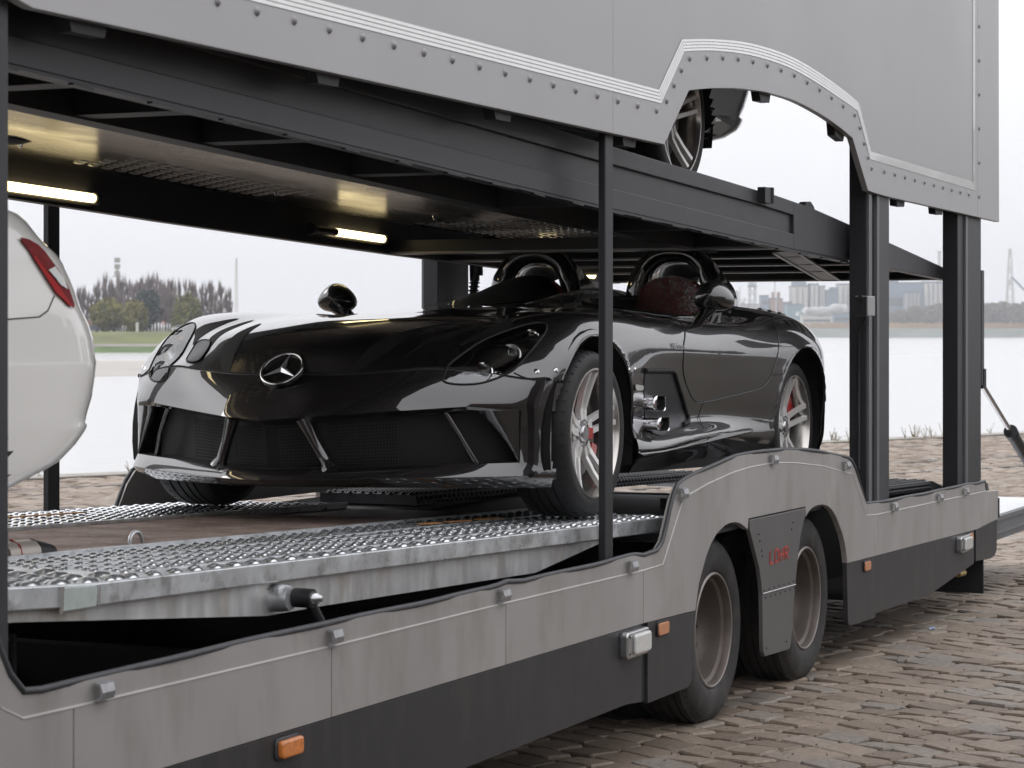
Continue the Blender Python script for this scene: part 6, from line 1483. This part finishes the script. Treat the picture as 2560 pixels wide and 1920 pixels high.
    for i in range(4):
        for j in range(3):
            c, n = on_body((2.93+.075*i, (.665+.055*j)*m, .92)); u = n.cross(Vector((0, 1, 0))).normalized(); w = n.cross(u)
            cpart('fender_louvre', MB().dome(c, .026, .018, .011, 10, u, w, n), PAINT)
    fl = MB(); c, n = on_body((1.02, .70*m, .83))
    # side blade under the door
    G = []
    for f in np.linspace(0, 1, 16):
        x = .42+1.55*f; z = .235+.085*f**1.1; yo = .985-.03*f
        G.append([Vector((x, (yo-.085+.02*f)*m, z+.060*(1-f*.5))), Vector((x, (yo-.02)*m, z+.012)), Vector((x, yo*m, z)), Vector((x, (yo-.02)*m, z-.012)), Vector((x, (yo-.10)*m, z-.03))])
    cpart('side_blade', MB().grid(G), PAINT, autos=40)
# spine hump between the cockpits
G = []
for f in np.linspace(0, 1, 16):
    x = 1.45+1.75*f; h = .050*math.sin(math.pi*min(1, f*1.05+.02))**1.2; zc = np.interp(x, CP[:, 0, 0], CP[:, 0, 2]); w = .085
    G.append([Vector((x, w*t*(1+.3*(1-f)), zc-.012+(h+.012)*(1-t*t))) for t in np.linspace(-1, 1, 11)])
cpart('cockpit_spine', MB().grid(G), PAINT)

# ================================================================= white saloon ahead and the car on the upper deck
def shell(levels, yc, hw, xfront, rc, nside=64, ncorner=10, wfun=lambda z: 1.0, rear=1):
    """levels: (z, x of the rear corner line); plan is a rounded rectangle"""
    G = []
    for z, xr in levels:
        w = hw*wfun(z); row = []
        for s_ in (-1, 1):
            seq = []
            for k in range(6): seq.append((xr-.0-.02*(k/5)**2, yc+s_*(w-rc)*k/5))
            for k in range(1, ncorner+1):
                a = R(90*k/ncorner); seq.append((xr-.02-rc*.8+rc*.8*math.cos(a), yc+s_*(w-rc+rc*math.sin(a))))
            for k in range(1, nside+1): seq.append((xr-.02-rc*.8+(xfront-xr+rc*.8)*k/nside, yc+s_*w*(1-.10*max(0, k/nside-.75)*4*.6)))
            row = [Vector((x, y, z)) for x, y in (seq[::-1] if s_ < 0 else seq[1:])] if s_ < 0 else row+[Vector((x, y, z)) for x, y in seq[1:]]
        G.append(row)
    return G
WHITEP = M('pearl_white_paint', (0.92, 0.90, 0.86), 0.28, 0.0, coat=1.0, coat_rough=0.02)
WC = thing('white_saloon', 'pearl white saloon at the left edge, only its rear flank and red tail lamp showing', 'car', (-6.3, 1.22, 1.06))
lv = [(1.215, -4.40), (1.245, -4.22), (1.282, -4.08), (1.302, -4.02), (1.342, -3.955), (1.376, -3.915), (1.384, -3.908), (1.394, -3.905), (1.402, -3.915), (1.43, -3.905), (1.47, -3.885), (1.53, -3.872), (1.562, -3.868), (1.568, -3.868), (1.578, -3.872), (1.627, -3.880), (1.667, -3.900), (1.71, -3.935), (1.755, -3.952), (1.79, -3.972), (1.828, -3.998), (1.851, -4.02), (1.878, -4.06), (1.897, -4.085), (1.935, -4.12), (1.955, -4.15), (1.985, -4.26), (2.02, -4.46), (2.06, -4.75), (2.12, -5.0), (2.20, -5.25), (2.28, -5.5), (2.33, -5.8), (2.35, -6.1)]
wf = lambda z: np.interp(z, [1.2, 1.3, 1.4, 1.55, 1.7, 1.85, 1.95, 2.05, 2.2, 2.35], [.965, .985, .995, 1.0, .995, .975, .94, .86, .78, .66])
lv = [(z, x-.055) for z, x in lv]
Gw = shell(lv, 1.22, .905, -8.4, .40, wfun=wf)
mb = MB().grid(Gw); mb.add(Gw[-1], [tuple(range(len(Gw[-1])))])
inv = ROOT[WC.name]
# open the rear wheel arch
fs2, sm2 = [], []
for f in mb.f:
    c = sum((Vector(mb.v[i]) for i in f), Vector())/len(f)
    if len(f) < 6 and ((c.x+4.995)**2+(c.z-1.335)**2 < .395**2 or (c.x+7.75)**2+(c.z-1.40)**2 < .365**2) and abs(c.y-1.22) > .6: continue
    fs2.append(f)
mb.f = fs2; mb.sm = [True]*len(fs2)
wb = part('body', mb, WHITEP, WC)
WB = BVHTree.FromPolygons([tuple(v) for r_ in Gw for v in r_], [(i*len(Gw[0])+j, i*len(Gw[0])+j+1, (i+1)*len(Gw[0])+j+1, (i+1)*len(Gw[0])+j) for i in range(len(Gw)-1) for j in range(len(Gw[0])-1)])
def on_white(p, off):
    co, n, _, _ = WB.find_nearest(Vector(p)); 
    if n.dot(co-Vector((-6, 1.22, 1.6))) < 0: n = -n
    return co+n*off
def wpatch(P, off, cuts=2):
    bm = bmesh.new(); bm.faces.new([bm.verts.new(p) for p in P]); bmesh.ops.triangulate(bm, faces=bm.faces[:])
    for _ in range(cuts): bmesh.ops.subdivide_edges(bm, edges=bm.edges[:], cuts=1, use_grid_fill=True)
    bmesh.ops.triangulate(bm, faces=bm.faces[:]); bm.verts.index_update(); mb = MB(); mb.add([on_white(v.co, off) for v in bm.verts], [tuple(v.index for v in f.verts) for f in bm.faces], True); bm.free(); return mb
TLR = M('tail_lamp_red', (0.20, 0.003, 0.005), 0.40, coat=0.0, spec=0.12, var=0.25, vscale=25)
TL = [(-4.435, 1.890), (-4.395, 1.887), (-4.355, 1.874), (-4.325, 1.845), (-4.278, 1.805), (-4.240, 1.760), (-4.222, 1.715), (-4.232, 1.704), (-4.280, 1.738), (-4.339, 1.785), (-4.395, 1.838), (-4.425, 1.872)]
for s_ in (-1, 1):
    yy = 1.22+s_*.88
    tl = part('tail_lamp', wpatch([(x, yy, z) for x, z in [(x-.055, z) for x, z in TL]], .006), TLR, WC)
    part('reversing_lens', wpatch([(x, yy, z) for x, z in [(-4.39, 1.805), (-4.355, 1.815), (-4.317, 1.782), (-4.305, 1.755), (-4.34, 1.765)]], .0085, 1), LENSW, tl)
    part('bright_strip', wpatch([(x, yy, z) for x, z in [(-4.452, 1.838), (-4.442, 1.842), (-4.345, 1.755), (-4.295, 1.712), (-4.305, 1.708), (-4.365, 1.745)]], .008, 1), M('tail_lamp_bright', (0.42, 0.008, 0.010), .4, spec=.15), tl)
    g1 = [on_white(p, .0008) for p in dense([(-5.25, yy, 1.655), (-4.67, yy, 1.672), (-4.44, yy, 1.683), (-4.40, yy, 1.70), (-4.365, yy, 1.738)], .04, False)]
    part('panel_gap', MB().tube(g1, .0022, 6), M('warm_gap', (.10, .09, .08), .6), WC)
mb = MB()
for x in (-5.02, -7.75):
    for s_ in (-1, 1):
        mb.lathe([(r_, o*-s_) for r_, o in ((.25, .02), (.285, 0), (.315, .01), (.325, .03), (.325, .2), (.25, .21))], (x, 1.22+s_*.88, 1.375), 'y', 40)
part('tyre', mb, CTYRE, WC, autos=35)
mb = MB()
for x in (-5.02, -7.75):
    for s_ in (-1, 1):
        A = [(x+.37*math.cos(a), 1.37+.37*math.sin(a)) for a in np.linspace(-.4, math.pi+.4, 20)]; mb.grid([[Vector((p[0], 1.22+s_*.60, p[1])) for p in A], [Vector((p[0], 1.22+s_*.89, p[1])) for p in A]])
mb.box((-8.2, .45, 1.22), (-4.75, 2.0, 1.3)); part('underbody', mb, CARBLK, WC)
for x in (-5.02, -7.75):
    for s_ in (-1, 1):
        mb = MB().lathe([(r_, o*-s_) for r_, o in ((.25, .015), (.24, .04), (.10, .05), (.0, .03))], (x, 1.22+s_*.88, 1.375), 'y', 30); part('rim', mb, ALLOY, WC)
b = MB(); b.bar((-4.50, 0.60, 1.215), (-4.36, .62, 1.235), .05, .04); part('exhaust_tip', b, GREYPL, WC)

# car on the upper deck: dark coupe, rear wheel and rear bumper in view through the arch of the side panel
DKP = M('graphite_paint', (0.16, 0.165, 0.17), 0.28, 0.8, coat=1.0, coat_rough=0.02, coat_ior=1.7)
UC = thing('grey_coupe', 'glossy grey coupe on the upper deck, seen only through the arched cutout', 'car', (-1.0, 1.16, 2.31))
lv = [(2.485, .60), (2.500, .86), (2.520, 1.06), (2.548, 1.24), (2.59, 1.37), (2.615, 1.415), (2.628, 1.43), (2.640, 1.445), (2.648, 1.445), (2.652, 1.405), (2.662, 1.400), (2.70, 1.445), (2.78, 1.50), (2.88, 1.52), (3.0, 1.50), (3.10, 1.44), (3.2, 1.34), (3.28, 1.10), (3.36, .80), (3.46, .3), (3.54, -.2), (3.57, -.7)]
wf2 = lambda z: np.interp(z, [2.48, 2.6, 2.65, 2.9, 3.1, 3.3, 3.57], [.93, .97, .975, 1.0, .97, .80, .62])
Gu = shell(lv, 1.16, .93, -3.1, .42, wfun=wf2)
mb = MB().grid(Gu); mb.add(Gu[-1], [tuple(range(len(Gu[-1])))])
fs2 = []
for f in mb.f:
    c = sum((Vector(mb.v[i]) for i in f), Vector())/len(f)
    if len(f) < 6 and ((c.x-.31)**2+(c.z-2.60)**2 < .40**2 or (c.x+2.40)**2+(c.z-2.66)**2 < .38**2) and abs(c.y-1.16) > .55: continue
    fs2.append(f)
mb.f = fs2; mb.sm = [True]*len(fs2); ub = part('body', mb, DKP, UC, autos=50)
mb = MB()
for x, z in ((.31, 2.60), (-2.40, 2.66)):
    for s_ in (-1, 1):
        A = [(x+.41*math.cos(a), z+.41*math.sin(a)) for a in np.linspace(-.3, math.pi+.3, 20)]; mb.grid([[Vector((p[0], 1.16+s_*.58, p[1])) for p in A], [Vector((p[0], 1.16+s_*.90, p[1])) for p in A]])
mb.box((-2.9, .4, 2.46), (.9, 1.95, 2.60)); part('underbody', mb, CARBLK, UC)
for x, z in ((.31, 2.592), (-2.40, 2.655)):
    for s_ in (-1, 1):
        n0 = len(COL.objects)
        before = set(bpy.data.objects.keys())
        car_wheel(2.7 if x > 0 else 0, s_, parent=UC, face=.90)
        for k in set(bpy.data.objects.keys())-before:
            ob = bpy.data.objects[k]
            T = Matrix.Translation(Vector((x-(2.7 if x > 0 else 0)+1.0, 0, z-.33-2.31)))
            ob.data.transform(T)
b = MB(); c = on_body; 
for s_ in (-1, 1):
    se = MB().lathe([(0, 0), (.022, 0), (.024, .008)], (1.10, 1.16+s_*.86, 2.60), 'y', 16)
